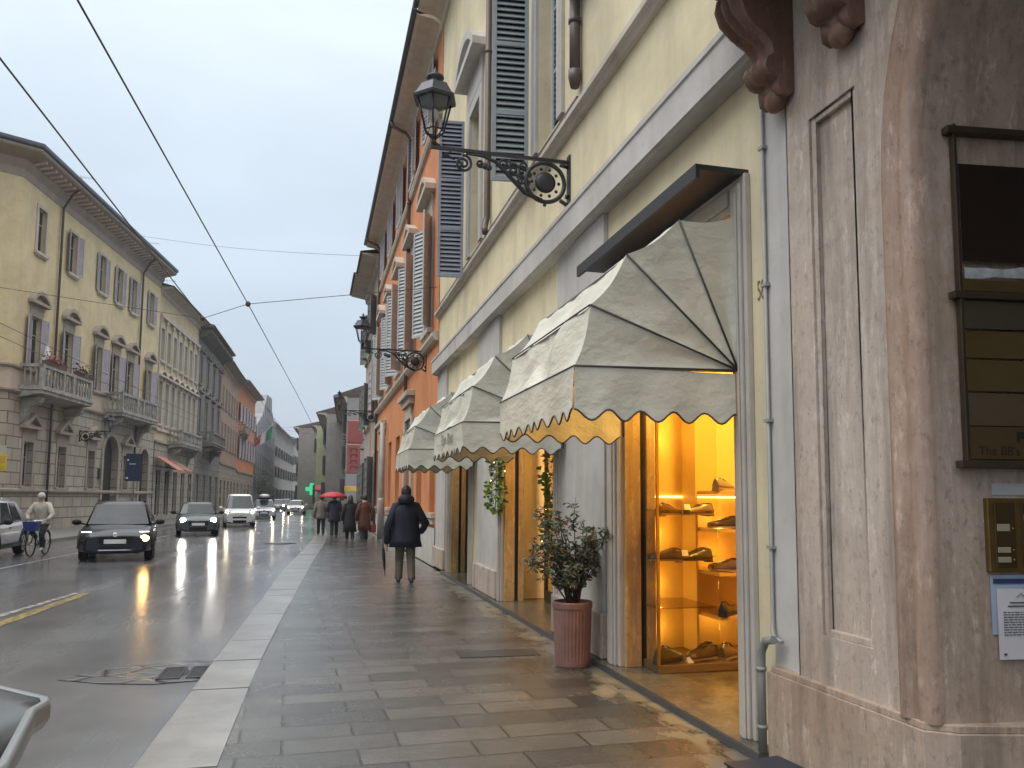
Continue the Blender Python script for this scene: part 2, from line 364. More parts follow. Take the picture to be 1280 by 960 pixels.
# ------------------------------------------------------------------ facade helpers (local frame: x along, -y towards the street, z up)
def wall(m, u0, u1, z0, z1, holes=(), depth=.25, mi=0, y=0.0, rev=None):
    us = sorted({u0, u1, *[h[0] for h in holes], *[h[1] for h in holes]}); zs = sorted({z0, z1, *[h[2] for h in holes], *[h[3] for h in holes]})
    us = [u for u in us if u0 <= u <= u1]; zs = [z for z in zs if z0 <= z <= z1]
    for a, b in zip(us, us[1:]):
        for c, d in zip(zs, zs[1:]):
            cu, cz = (a+b)/2, (c+d)/2
            if any(h[0] < cu < h[1] and h[2] < cz < h[3] for h in holes): continue
            m.add([(a,y,c),(b,y,c),(b,y,d),(a,y,d)], [(0,1,2,3)], mi)
    r = mi if rev is None else rev
    for a, b, c, d in holes:
        e = y + depth
        m.add([(a,y,c),(a,e,c),(a,e,d),(a,y,d)], [(0,1,2,3)], r); m.add([(b,y,c),(b,e,c),(b,e,d),(b,y,d)], [(0,1,2,3)], r)
        m.add([(a,y,d),(b,y,d),(b,e,d),(a,e,d)], [(0,1,2,3)], r)
        if c > z0 + 1e-4: m.add([(a,y,c),(b,y,c),(b,e,c),(a,e,c)], [(0,1,2,3)], r)
    return m
def moulding(m, u0, u1, prof, mi=0):
    """prof: [(out, z)] outline from wall to wall, extruded along x; 'out' is towards the street"""
    m.prism([(-o, z) for o, z in prof], 'x', u0, u1, mi); return m

_wc = {}
def shutter_mesh(w, h, mat, slats=14, rails=(0, .45, 1), t=.04, dark=0):
    key = (round(w,3), round(h,3), mat.name, slats)
    if key in _wc: return _wc[key]
    m = MB(); f = .055
    m.box(0, f, 0, t, 0, h).box(w-f, w, 0, t, 0, h)
    for r in rails: zc = f/2 + r*(h-f); m.box(f, w-f, .002, t-.002, zc-f/2, zc+f/2)
    m.add([(f, t*.92, f), (w-f, t*.92, f), (w-f, t*.92, h-f), (f, t*.92, h-f)], [(0,1,2,3)], dark)
    for i in range(slats):
        z = f + (h-2*f)*(i+.5)/slats; s = (h-2*f)/slats*.46
        m.add([(f,.002,z-s),(w-f,.002,z-s),(w-f,t*.85,z+s*.6),(f,t*.85,z+s*.6)], [(0,1,2,3)])
        m.add([(f,.002,z-s),(w-f,.002,z-s),(w-f,.008,z-s*1.25),(f,.008,z-s*1.25)], [(0,1,2,3)])
    _wc[key] = m.mesh('shutter', [mat, BLACKV]); return _wc[key]
def window(parent, u, z, w, h, depth=.2, surround=CREAM, sw=.14, ped=None, pedh=.6, shut=None, ang=0.0, slats=10, pane=DARKW, sill=True, gap=.45, lv=True, ped_mat=None):
    """one window: frame mesh (stone surround + sashes) with pane, sill, shutters and pediment as its sub-parts"""
    key = ('w', w, h, depth, surround.name if surround else '', sw, lv)
    if key not in _wc:
        m = MB(); a = w/2
        if surround:
            m.box(-a-sw, -a, -.045, .0, -.002, h+sw).box(a, a+sw, -.045, .0, -.002, h+sw).box(-a, a, -.045, .0, h, h+sw)
        y0, y1 = depth-.07, depth-.02; f = .05
        m.box(-a, -a+f, y0, y1, 0, h, 1).box(a-f, a, y0, y1, 0, h, 1).box(-.03, .03, y0, y1, f, h-f, 1)
        m.box(-a+f, a-f, y0, y1, 0, f, 1).box(-a+f, a-f, y0, y1, h-f, h, 1)
        if lv: m.box(-a+f, -.03, y0+.01, y1-.01, h*.66, h*.66+.03, 1).box(.03, a-f, y0+.01, y1-.01, h*.66, h*.66+.03, 1)
        me = m.mesh('window', [surround or FRAMEW, FRAMEW])
        p = MB(); p.add([(-a,depth-.03,0),(a,depth-.03,0),(a,depth-.03,h),(-a,depth-.03,h)], [(0,1,2,3)])
        _wc[key] = (me, p.mesh('pane', pane))
    me, pm_ = _wc[key]
    o = link('window', me, parent, (u, 0, z)); link('pane', pm_, o)
    if sill:
        k = ('s', w, sw, surround.name if surround else '')
        if k not in _wc: _wc[k] = MB().box(-w/2-sw-.06, w/2+sw+.06, -.14, .0, -.13, -.003).box(-w/2-sw, w/2+sw, -.09, .0, -.2, -.13).mesh('sill', surround or CREAM)
        link('sill', _wc[k], o)
    if ped:
        k = ('p', ped, w, sw, pedh)
        if k not in _wc:
            m = MB(); a = w/2 + sw + .25; b = h + sw + gap
            m.box(-w/2-sw, w/2+sw, -.05, 0, h+sw, b)               # frieze
            m.box(-a, a, -.28, 0, b, b+.14)
            if ped == 'arc':
                n = 9; pts = [(-a + 2*a*i/n, b+.14+pedh*math.sin(math.pi*i/n)**.8) for i in range(n+1)]
                inn = [(x*.8, b+.14+(zz-b-.14)*.66) for x, zz in pts]
            else:
                pts = [(-a, b+.14), (0, b+.14+pedh), (a, b+.14)]; inn = [(-a*.72, b+.14), (0, b+.14+pedh*.66), (a*.72, b+.14)]
            for i in range(len(pts)-1):
                q = [pts[i], pts[i+1], inn[i+1], inn[i]]; m.prism(q, 'y', -.28, 0)
            m.add([(x, -.06, zz) for x, zz in inn], [list(range(len(inn)))])
            _wc[k] = m.mesh('pediment', ped_mat or surround)
        link('pediment', _wc[k], o)
    if shut:
        hw = w/2 + .03
        sm = shutter_mesh(hw, h, shut, slats)
        for s in (-1, 1):
            c = link('shutter', sm, o)
            # hinge at the jamb; ang 0 = flat on the wall, 90 = standing out
            if s > 0: c.location = (w/2+.01, -.06, 0); c.rotation_euler = (0, 0, -R(ang))
            else: c.location = (-w/2-.01, -.06, 0); c.rotation_euler = (0, 0, R(ang)); c.scale = (-1, 1, 1)
    return o
def bracket_row(name, parent, u0, u1, n, z, out, mat, h=.25, w=.14, y=0.0):
    m = MB()
    for i in range(n):
        c = u0 + (u1-u0)*(i+.5)/n
        m.prism([(y, z), (y-out, z), (y-out, z-h*.35), (y-out*.55, z-h*.55), (y, z-h)], 'x', c-w/2, c+w/2)
    return m.build(name, mat, parent)

# ------------------------------------------------------------------ the yellow shop building on the right
Y0 = 18.5
YB = thing('shop_building', 'pale yellow building on the right with cream shop awnings, grey band and louvred shutters', 'building', (2.85, Y0, 0), R(-90))
def U(y): return Y0 - y
S1 = (U(6.98), U(4.87)); S2 = (U(11.75), U(9.05)); S3 = (U(16.5), U(14.3))
W1 = (U(9.95), U(9.0)); W2 = (U(14.75), U(13.8))
m = MB()
holes = [(S1[0], S1[1], 0, 3.62), (S2[0], S2[1], 0, 3.3), (S3[0], S3[1], 0, 3.3), (W1[0], W1[1], 6.3, 9.1), (W2[0], W2[1], 6.3, 9.1)]
wall(m, 0, U(4.172), 0, 13.6, holes, .3)
m.add([(0,0,0),(0,6,0),(0,6,13.6),(0,0,13.6)], [(0,1,2,3)]); m.add([(U(4.172),0,0),(U(4.172),6,0),(U(4.172),6,13.6),(U(4.172),0,13.6)], [(0,1,2,3)])
m.add([(0,6,0),(U(4.172),6,0),(U(4.172),6,13.6),(0,6,13.6)], [(0,1,2,3)]); m.add([(0,0,13.6),(U(4.172),0,13.6),(U(4.172),6,13.6),(0,6,13.6)], [(0,1,2,3)])
m.build('wall', YEL, YB)
# grey pilaster strips
for ya, yb in ((7.345, 8.98), (11.98, 13.68), (17.05, 18.46)):
    q = MB(); a, b = U(yb), U(ya)
    q.box(a, b, -.03, 0, .5, 4.51); q.box(a+.45*(b-a), b, -.055, -.03, .5, 4.505)
    q.build('pilaster', GREYP, YB, bevel=.006)
    q = MB(); q.box(a-.02, b+.02, -.10, 0, .06, .5); q.build('plinth_block', PINKL, YB, bevel=.02)
q = MB(); q.box(U(4.46), U(4.185), -.025, 0, .06, 4.51); q.build('pilaster', GREYP, YB, bevel=.006)
# band and string course
q = MB(); moulding(q, .03, U(4.185), [(0,4.51),(.13,4.51),(.15,4.53),(.175,4.53),(.175,4.80),(.19,4.81),(.19,4.86),(.13,4.88),(.10,4.93),(0,4.95)]); q.build('band', GREYP, YB)
q = MB(); moulding(q, -.02, U(4.185), [(0,13.30),(.06,13.32),(.08,13.45),(.25,13.55),(.58,13.60),(.66,13.63),(.66,13.71),(0,13.75)]); q.build('cornice', plain('buff_cornice', (.56,.48,.39), .8), YB)
q = MB(); q.tube([(-.02,-.73,13.74),(U(4.2),-.73,13.74)], .065, 8); q.build('gutter', LEAD, YB); q = MB(); q.prism([(-.74,13.72),(6,15.5),(6,15.3),(-.6,13.62)], 'x', 0, U(4.18)); q.build('roof', ROOFT, YB)
q = MB(); moulding(q, -.02, U(4.185), [(0,5.90),(.06,5.90),(.09,5.95),(.13,5.96),(.13,6.02),(.11,6.05),(0,6.07)]); q.build('string_course', STONEL, YB)
q = MB(); q.box(.1, U(8.05), -.10, -.05, 6.072, 6.115); q.box(U(7.6), U(4.3), -.03, -.012, 4.953, 4.99); q.build('cable_run', PIPE, YB)
# stone surrounds of the three shop openings
def surround(u0, u1, z1, wj, mat=STONEL, wn=None):
    q = MB()
    for a, b in ((u0-wj, u0), (u1, u1+(wn or wj))):
        lo, hi = (a, b)
        q.box(lo, hi, -.045, 0, .06, z1+.22)
        q.box(lo+.06*(b-a)/.325, hi-.06*(b-a)/.325, -.07, -.045, .06, z1+.16)
        q.box(lo+.13*(b-a)/.325, hi-.10*(b-a)/.325, -.085, -.07, .06, z1+.10)
    q.box(u0, u1, -.045, 0, z1, z1+.22).box(u0+.002, u1-.002, -.07, -.045, z1+.05, z1+.16)
    return q.build('door_surround', mat, YB, bevel=.008)
surround(*S1, 3.62, .325, STONEL, .20); surround(*S2, 3.3, .2); surround(*S3, 3.3, .2)
# marble reveals inside the openings
for (a, b), z1, mt in ((S1, 3.6, GOLDM), (S2, 3.28, GOLDM), (S3, 3.28, GOLDM)):
    q = MB(); q.box(a, a+.03, .005, .16, .06, z1); q.box(a, a+.05, .215, .30, .06, z1); q.build('marble_reveal', mt, YB, bevel=.004)
    q = MB(); q.box(a+.001, a+.02, .16, .215, .06, z1); q.build('shadow_gap', BLACKV, YB)
    q = MB(); q.box(b-.03, b, .005, .30, .06, z1); q.build('marble_reveal', mt, YB, bevel=.004)
# doorstep along the front
STEP = marble('wet_step_stone', (.10,.095,.08), (.16,.15,.125), (.2,.19,.16), .18)
STEPN = plain('dark_step_edge', (.07,.07,.072), .35)
q = MB(); q.box(U(16.9), U(4.46), -.15, .28, .004, .06, 0); q.box(U(16.9), U(4.46), -.158, -.15, .0, .052, 1); q.build('doorstep', [STEP, STEPN], YB)
# upper windows: only the far leaf stands open
for ww in (W1, W2):
    c = (ww[0]+ww[1])/2
    w = window(YB, c, 6.3, ww[1]-ww[0], 2.8, .25, GREYP, .22, ped='arc' if ww is W2 else None, pedh=.5, gap=.5, sill=False)
    sm = shutter_mesh(.50, 3.15, SHUTG if ww is W1 else SHUT, 36, (0, .30, .62, 1), .05, 1)
    s = link('shutter', sm, w); s.location = (-.49, -.135, -.42); s.rotation_euler = (0, 0, R(-96)); s.scale = (1, -1, 1)
    link('shutter', shutter_mesh(.46, 2.75, SHUT, 34, (0, .3, .62, 1), .04, 1), w, (.005, .05, .02))
q = MB(); q.tube([(U(12.9), -.07, 13.3), (U(12.9), -.07, 6.45), (U(12.88), -.10, 6.3), (U(12.75), -.14, 6.17), (U(12.7), -.14, 6.08)], .055, 10)
for z in (7.5, 9.4, 11.3): q.lathe([(.065,0),(.065,.05)], (U(12.9), -.07, z), 10)
q.build('downpipe', PIPE, YB)
q = MB(); q.tube([(U(8.17), -.08, 7.45), (U(8.17), -.08, 6.42)], .062, 12); q.lathe([(.075,0),(.075,.05)], (U(8.17), -.08, 7.05), 12); q.lathe([(.05,0),(.075,.12),(.075,.2)], (U(8.17), -.08, 6.28), 12)
q.build('downpipe', PIPE, YB)
q = MB(); q.box(U(8.3), U(7.25), -.24, 0, 7.45, 7.9); q.build('rain_hopper', plain('blue_grey_zinc', (.25,.26,.32), .5), YB, bevel=.01)
# thin conduit down the corner, bending at the plinth
q = MB(); q.tube([(U(4.445), -.045, 4.5), (U(4.445), -.045, .86), (U(4.43), -.06, .80), (U(4.38), -.075, .76), (U(4.30), -.075, .75)], .013, 8)
for z in (1.3, 2.1, 2.98, 3.9): q.box(U(4.475), U(4.415), -.062, -.02, z, z+.02)
q.build('conduit', PIPEG, YB)
q = MB(); q.tube([(U(4.33), -.115, .76), (U(4.42), -.115, .74), (U(4.47), -.115, .66), (U(4.475), -.115, .5), (U(4.475), -.115, .062)], .026, 10)
for z in (.2, .55): q.lathe([(.033,0),(.033,.025)], (U(4.475), -.115, z), 10)
q.build('conduit', plain('grey_conduit', (.22,.22,.21), .45), YB)
text_obj('house_number', '58', plain('olive_number_paint', (.20,.17,.07), .7), YB, .19, Matrix.Translation((U(4.565), -.003, 2.93)) @ Matrix.Rotation(R(90), 4, 'X'), .001, xs=.5)

# ------------------------------------------------------------------ inside the lit shops
ORW = plain('warm_shop_wall', (.74,.49,.13), .5, var=.05)
FLOORS = marble('polished_shop_floor', (.11,.085,.05), (.19,.15,.09), (.25,.2,.12), .12)
def room(a, b, z1, d, wallm, name='shop_room'):
    q = MB(); y0, y1 = .305, d
    q.add([(a,y1,.06),(b,y1,.06),(b,y1,z1),(a,y1,z1)], [(0,1,2,3)]); q.add([(a,y0,.06),(a,y1,.06),(a,y1,z1),(a,y0,z1)], [(0,1,2,3)])
    q.add([(b,y0,.06),(b,y1,.06),(b,y1,z1),(b,y0,z1)], [(0,1,2,3)]); q.add([(a,y0,z1),(b,y0,z1),(b,y1,z1),(a,y1,z1)], [(0,1,2,3)])
    o = q.build(name, wallm, YB)
    f = MB(); f.add([(a,.28,.057),(b,.28,.057),(b,d,.057),(a,d,.057)], [(0,1,2,3)]); f.build('shop_floor', FLOORS, YB)
    return o
room(U(7.75), U(4.3), 3.58, 2.6, ORW); room(U(12.0), U(8.8), 3.26, 2.2, plain('cream_shop_wall', (.7,.58,.36), .6)); room(U(16.8), U(14.0), 3.26, 1.8, plain('brown_shop_wall', (.25,.18,.10), .6))
def ceiling_lamp(y, x, z, e, col, label, size=.5, grp='warm ceiling lamps of the shops'):
    t = thing('ceiling_lamp', label, 'lamp', (x, y, z), 0, grp)
    q = MB(); q.lathe([(.16,0),(.16,-.03),(.14,-.035)], n=20); q.build('housing', FRAMEW, t)
    q = MB(); q.lathe([(0,-.036),(.13,-.036)], n=20, cap=False); q.build('diffuser', glow('warm_lamp_glow', (1, .72, .32), 14), t)
    l = bpy.data.lights.new('shop_lamp_light', 'AREA'); l.shape = 'DISK'; l.size = size; l.energy = e; l.color = col
    o = bpy.data.objects.new('lamp_light', l); COL.objects.link(o); o.parent = t; o.location = (0, 0, -.06)
    return t
WARM = (1, .62, .15)
ceiling_lamp(5.8, 4.1, 3.57, 95, WARM, 'round warm ceiling lamp inside the nearest shop above its doorway')
ceiling_lamp(10.4, 3.7, 3.25, 75, (1, .62, .25), 'round warm ceiling lamp inside the second shop between the ivy garlands')
ceiling_lamp(15.4, 3.7, 3.25, 14, (1, .66, .3), 'round dim ceiling lamp inside the farthest awning shop')
# shop doors
for (a, b), dy, lab in ((S2, .62, None), (S3, .5, None)):
    dm = plain('dark_bronze_frame', (.05,.04,.03), .4)
    q = MB(); q.box(a+.05, a+.11, dy, dy+.05, .06, 3.2).box(b-.11, b-.05, dy, dy+.05, .06, 3.2).box(a+.11, b-.11, dy, dy+.05, 3.1, 3.2).box(a+.11, b-.11, dy, dy+.05, .06, .22).box((a+b)/2-.04, (a+b)/2+.04, dy, dy+.05, .22, 3.1)
    d = q.build('shop_door', dm, YB); q = MB(); q.box(a+.11, b-.11, dy+.02, dy+.03, .22, 3.1); q.build('door_glass', glass('door_glass', (.9,.85,.7)), d)

# display case with shelves
CG = glass('clear_case_glass', (.96,.93,.86), .02, .9)
CASE = thing('display_case', 'lit glass shoe display case standing in the doorway of the nearest shop', 'display case', (3.03, 6.62, .06))
BRASS = plain('dull_brass', (.45,.30,.10), .3, .9, var=.1)
q = MB(); q.box(0, 1.30, 0, .78, 0, .075); q.build('base', plain('bronze_case_base', (.22,.15,.07), .35, .5), CASE, bevel=.006)
q = MB(); q.box(0, .61, .74, .76, .08, 3.3, 0); q.box(.63, 1.3, .80, .82, .08, 3.3, 0); q.box(.61, .63, .45, .82, .08, 3.3, 0); q.build('back_panel', ORW, CASE)
q = MB(); q.box(0, 1.30, 0, .78, 3.3, 3.36); q.build('top', ORW, CASE)
q = MB(); q.box(.0, .60, .0, .008, .078, 3.29); q.build('front_glass', CG, CASE)
q = MB(); q.box(-.004, .004, .012, .76, .078, 3.29); q.build('side_glass', CG, CASE)
q = MB(); q.box(-.012, .012, -.012, .012, .077, 3.3); q.build('corner_post', BRASS, CASE)
SHG = glass('shelf_glass', (.85,.74,.5), .05, 1.0)
for z in (1.44, 1.02, .56):
    q = MB(); q.box(.02, .60, .05, .72, z, z+.012); q.build('glass_shelf', SHG, CASE)
for z in (1.60, 1.24, .84, .44):
    q = MB(); q.box(.64, 1.28, .06, .78, z, z+.03); q.build('wooden_shelf', plain('amber_shelf_board', (.62,.34,.08), .4), CASE)
q = MB(); q.box(.02, 1.28, .725, .737, 1.565, 1.58); q.build('light_strip', glow('shelf_light_strip', (1, .68, .2), 5), CASE)
for x, z in ((.25, 3.25), (.95, 3.25)):
    l = bpy.data.lights.new('unseen_case_light', 'AREA'); l.size = .35; l.energy = 10; l.color = WARM
    o = bpy.data.objects.new('unseen_case_light', l); COL.objects.link(o); o.parent = CASE; o.location = (x, .35, z)
for x, z in ((.3, .95), (.3, .45), (.3, .05), (.95, 1.1), (.95, .75), (.95, .15), (.3, 1.9)):
    l = bpy.data.lights.new('shelf_fill_light', 'POINT'); l.shadow_soft_size = .05; l.energy = 1.5; l.color = WARM  # added fill lights without fixtures, brightening the dark lower shelves
    o = bpy.data.objects.new('shelf_fill_light', l); COL.objects.link(o); o.parent = CASE; o.location = (x, .62, z+.25)

l = bpy.data.lights.new('unseen_case_light', 'POINT'); l.shadow_soft_size = .06; l.energy = 3.0; l.color = WARM  # unseen lamp added in the corner to brighten the dark marble reveal strip
o = bpy.data.objects.new('unseen_case_light', l); COL.objects.link(o); o.parent = CASE; o.location = (.09, .08, 2.3)
def shoe_parts(boot=False):
    """toe towards +x, length .28"""
    st = [(-.135,.030,.070),(-.125,.036,.088),(-.09,.040,.092),(-.05,.038,.086),(-.01,.038,.068),(.03,.042,.055),(.075,.047,.046),(.115,.040,.036),(.140,.020,.026)]
    if boot: st = [(x, w, h + (.065 if x < -.04 else .02 if x < 0 else 0)) for x, w, h in st]
    rings = []
    for x, w, h in st:
        rings.append([(x, w*math.cos(a)*(1 if math.sin(a) < .3 else .82), .014 + max(0, (math.sin(a)+.45)/1.45)*h) for a in [2*math.pi*i/14 for i in range(14)]])
    u = MB().loft(rings); s = MB()
    out = [(x, w*1.06) for x, w, h in st]; poly = [(x, w) for x, w in out] + [(x, -w) for x, w in out[::-1]]
    s.prism(poly, 'z', .0, .015); s.prism([(-.138,-.034),(-.08,-.038),(-.08,.038),(-.138,.034)], 'z', -.012, .0)
    l = MB()
    for i in range(0 if boot else 4): x = -.02 + i*.018; l.tube([(x,-.02,.085-i*.008+(.02 if boot else 0)),(x,0,.092-i*.008+(.02 if boot else 0)),(x,.02,.085-i*.008+(.02 if boot else 0))], .003, 5)
    op = MB(); op.ell((-.085, 0, .098 + (.085 if boot else 0)), (.034, .022, .006), 10, 4)
    return u, s, l, op
SOLEP = plain('worn_tan_sole', (.30,.2,.11), .6); LSOLE = plain('pale_shoe_sole', (.45,.33,.2), .6); DSOLE = plain('dark_shoe_sole', (.03,.025,.02), .5)
_shoe = {}
def shoe(loc, rz, colour, boot, label, sc=1.0, sole=DSOLE):
    k = (colour, boot)
    if k not in _shoe:
        mt = plain('shoe_leather_' + colour, {'tan': (.15,.075,.03), 'brown': (.05,.024,.012), 'black': (.015,.013,.012), 'beige': (.24,.18,.11), 'green': (.06,.052,.03)}[colour], .3, coat=.3)
        u, s, l, op = shoe_parts(boot); _shoe[k] = (u.mesh('shoe', mt), s.mesh('sole', SOLEP if colour in ('beige', 'tan', 'brown') else sole), l.mesh('laces', plain('shoe_laces', (.06,.04,.025), .7)), op.mesh('lining', plain('shoe_lining', (.10,.06,.03), .8)))
    u, s, l, op = _shoe[k]
    o = link('shoe', u, None, loc, rz); tag(o, label, 'shoe', 'shoes on show in the lit display case')
    o.scale = (sc,)*3; link('sole', s, o); link('laces', l, o); link('lining', op, o); return o
zb = .06
SH = [ # x, y, z, rot, colour, boot, label of the pair
 (3.20, 6.80, 1.464, 20, 'tan', False, 'tan lace-up shoe of the left pair on the topmost glass shelf'),
 (3.50, 6.80, 1.464, 185, 'beige', False, 'beige low shoe of the right pair on the topmost glass shelf'),
 (3.17, 6.82, 1.044, 160, 'brown', False, 'dark brown shoe of the left pair on the middle glass shelf'),
 (3.47, 6.80, 1.044, 175, 'green', False, 'olive brown shoe of the right pair on the middle glass shelf'),
 (3.18, 6.80, .147, 25, 'green', False, 'olive shoe of the left pair on the floor of the display case'),
 (3.52, 6.80, .147, 192, 'brown', False, 'dark shoe of the right pair on the floor of the display case'),
 (3.78, 6.83, 1.702, 30, 'beige', False, 'beige shoe of the pair on the highest wooden shelf at right'),
 (3.80, 6.83, 1.342, 150, 'brown', False, 'brown shoe of the pair on the second highest wooden shelf at right'),
 (3.80, 6.83, .942, 140, 'tan', False, 'tan shoe of the pair on the second lowest wooden shelf at right'),
 (3.80, 6.83, .542, 40, 'black', False, 'black shoe of the pair on the lowest wooden shelf at right'),
 (3.83, 6.83, .147, 30, 'tan', False, 'tan shoe of the pair under the lowest wooden shelf at right')]
for x, y, z, r, c, bt, lab in SH:
    for dx, dy, dr in ((0, 0, 0), (.045, .125, 12)):
        shoe((x+dx, y+dy-.06, z), R(r+dr), c, bt, lab, 1.25 if z < .2 else 1.1)
pc = MB(); pc.prism([(-.025,0),(.025,0),(.0,.05)], 'x', -.03, .03); pcm = pc.mesh('price_card', plain('white_card', (.8,.8,.76), .6))
for p_, l_ in (((3.36, 6.70, 1.513), 'small white price card between the pairs on the topmost glass shelf'), ((3.33, 6.70, 1.093), 'small white price card between the pairs on the middle glass shelf'), ((3.36, 6.68, .136), 'small white price card between the pairs on the floor of the display case'), ((3.90, 6.70, .531), 'small white price card on the lowest wooden shelf at right')): tag(link('price_card', pcm, None, p_), l_, 'price card', 'price cards among the shoes')

# ------------------------------------------------------------------ awnings
def canvas_mat(name):
    m_ = NT(name); t = m_
    b = t.mix((.55,.54,.45), (.64,.63,.54), t.ramp(t.noise(1.6, 6, .65), [(.3, 0.), (.7, 1.)]))
    b = t.mix(b, (.24,.23,.18), t.ramp(t.noise(2.4, 6, .7, t.scale(1, 1, .5)), [(.55, 0.), (.85, .5)]))
    t.set(base=b, rough=.42, spec=.5); p = t.bump(t.noise(3.2, 4, .55, t.scale(1.2, .6, 1.6)), .6, .05); t.bump(t.noise(90, 3), .04, .002, p)
    o = t.n['Material Output']; mx = t.n.new('ShaderNodeMixShader'); tr = t.n.new('ShaderNodeBsdfTranslucent'); t.link(b, tr.inputs[0]); mx.inputs[0].default_value = .07
    t.link(t.b.outputs[0], mx.inputs[1]); t.link(tr.outputs[0], mx.inputs[2]); t.link(mx.outputs[0], o.inputs[0]); return t.mat
CANV = canvas_mat('cream_awning_canvas'); PIPING = plain('dark_awning_piping', (.05,.045,.04), .6)
def awning(yn, yf, label, zt=0.0, scal=5):
    """folding hood: hoops A-D share one pivot line on the wall; local x = street side is negative"""
    t = thing('shop_awning', label, 'awning', (2.78, yn, 0), 0, 'cream hooped awnings over the shop doors')
    L = yf - yn
    P = (0, 2.478); HP = [(0, 3.557), (-.43, 3.487), (-.81, 3.217), (-1.063, 2.86), (-1.172, 2.455)]
    rg = random.Random(int(yn*10))
    def sag(p, q, k=9, amt=.03):   # points from p to q with a slight sag
        return [(p[0]+(q[0]-p[0])*i/k + amt*math.sin(math.pi*i/k)*.5, p[1]+(q[1]-p[1])*i/k - amt*math.sin(math.pi*i/k)) for i in range(k+1)]
    m = MB(); n = 36
    sec = []
    for a, b in zip(HP, HP[1:]): sec += sag(a, b)[:-1]
    sec.append(HP[-1])
    rows = []
    for j in range(n+1):
        y = L*j/n
        e = math.sin(math.pi*j/n)**.5 if 0 < j < n else 0
        def cr(x, y, z): return abs(noise.noise((x*2.6+yn, y*1.9+z*1.3, z*2.4)))*.075 + abs(noise.noise((x*6-yn, y*5, z*6+y*3)))*.016 - .03
        rows.append([(x - cr(x, y, z)*e*.8, y, z + cr(x, y, z)*e) for x, z in sec])
    m.loft(rows, 0, True, closed=False, cap=False)
    m.build('canopy_top', CANV, t)
    for y, s in ((0, -1), (L, 1)):
        m = MB(); k = 12
        for a, b in zip(HP, HP[1:]):
            g_ = sag(a, b); rr = []
            for i in range(k+1):
                f = i/k
                rr.append([(P[0]+(x-P[0])*f, y + s*(-.03*math.sin(math.pi*jj/9) + .035*abs(noise.noise((x*4+yn, z*4, s*3+f*2.5))) - .01)*math.sin(math.pi*f), P[1]+(z-P[1])*f) for jj, (x, z) in enumerate(g_)])
            m.loft(rr, 0, True, closed=False, cap=False)
        m.build('side_panel', CANV, t)
        m = MB()
        for a in HP[1:]: m.tube([(P[0]-.005, y+s*.006, P[1]), (a[0], y+s*.006, a[1])], .007, 6)
        m.tube([(0, y+s*.006, P[1]-.3), (0, y+s*.006, 3.557)], .008, 6)
        m.build('seam', PIPING, t)
    m = MB()
    for a in (HP[3], HP[4]): m.tube([(a[0]-.004, 0, a[1]), (a[0]-.004, L, a[1])], .006, 6)
    m.build('seam', PIPING, t)
    # scalloped valances: front, near side, far side
    def valance(p0, p1, nsc, ph=0):
        v = MB(); N = nsc*10; tp = []; bt = []
        for i in range(N+1):
            f = i/N; x = p0[0]+(p1[0]-p0[0])*f; y = p0[1]+(p1[1]-p0[1])*f
            d = .31 - .035*math.cos(2*math.pi*nsc*f + ph); wv = .012*math.sin(f*17+yn)
            dx, dy = (p1[1]-p0[1]), -(p1[0]-p0[0]); l = math.hypot(dx, dy)
            tp.append((x, y, 2.452)); bt.append((x+dx/l*wv, y+dy/l*wv, 2.452-d))
        v.loft([tp, [(a[0]*.5+b[0]*.5, a[1]*.5+b[1]*.5, a[2]*.5+b[2]*.5) for a, b in zip(tp, bt)], bt], 0, True, closed=False, cap=False)
        o = v.build('valance', CANV, t)
        e = MB(); e.tube(bt, .007, 5); e.build('trim', PIPING, o); return o
    vf = valance((-1.176, 0), (-1.176, L), 9)
    valance((-1.172, -.004), (-.03, -.004), scal, 0); valance((-1.172, L+.004), (-.03, L+.004), scal, 0)
    # frame tubes
    m = MB()
    for a in HP[1:]: m.tube([(0, .02, P[1]), (a[0]+.015, .02, a[1]-.012), (a[0]+.015, L-.02, a[1]-.012), (0, L-.02, P[1])], .011, 6)
    m.build('frame', plain('galvanised_tube', (.3,.3,.3), .4, .8), t)
    return t, vf, L
A1, v1, L1 = awning(4.75, 6.80, 'nearest cream shop awning, dirty and wrinkled, over the orange-lit shoe display')
A2, v2, L2 = awning(8.62, 10.75, 'middle cream shop awning with faded lettering on its front flap')
A3, v3, L3 = awning(13.75, 15.80, 'farthest cream shop awning next to the orange house')
FADE = plain('faded_awning_lettering', (.26,.24,.20), .8)
LM = Matrix.Translation((-1.184, 1.02, 2.27)) @ Matrix.Rotation(R(-90), 4, 'Z') @ Matrix.Rotation(R(90), 4, 'X')
text_obj('lettering', 'Bon Ben', FADE, v2, .2, LM, .001, xs=1.2)
m = MB(); m.box(-.33, .07, -.06, 2.42, 3.83, 3.87); m.box(-.33, -.30, -.06, 2.42, 3.77, 3.83); m.build('lid', plain('black_awning_lid', (.02,.02,.022), .5), A1)

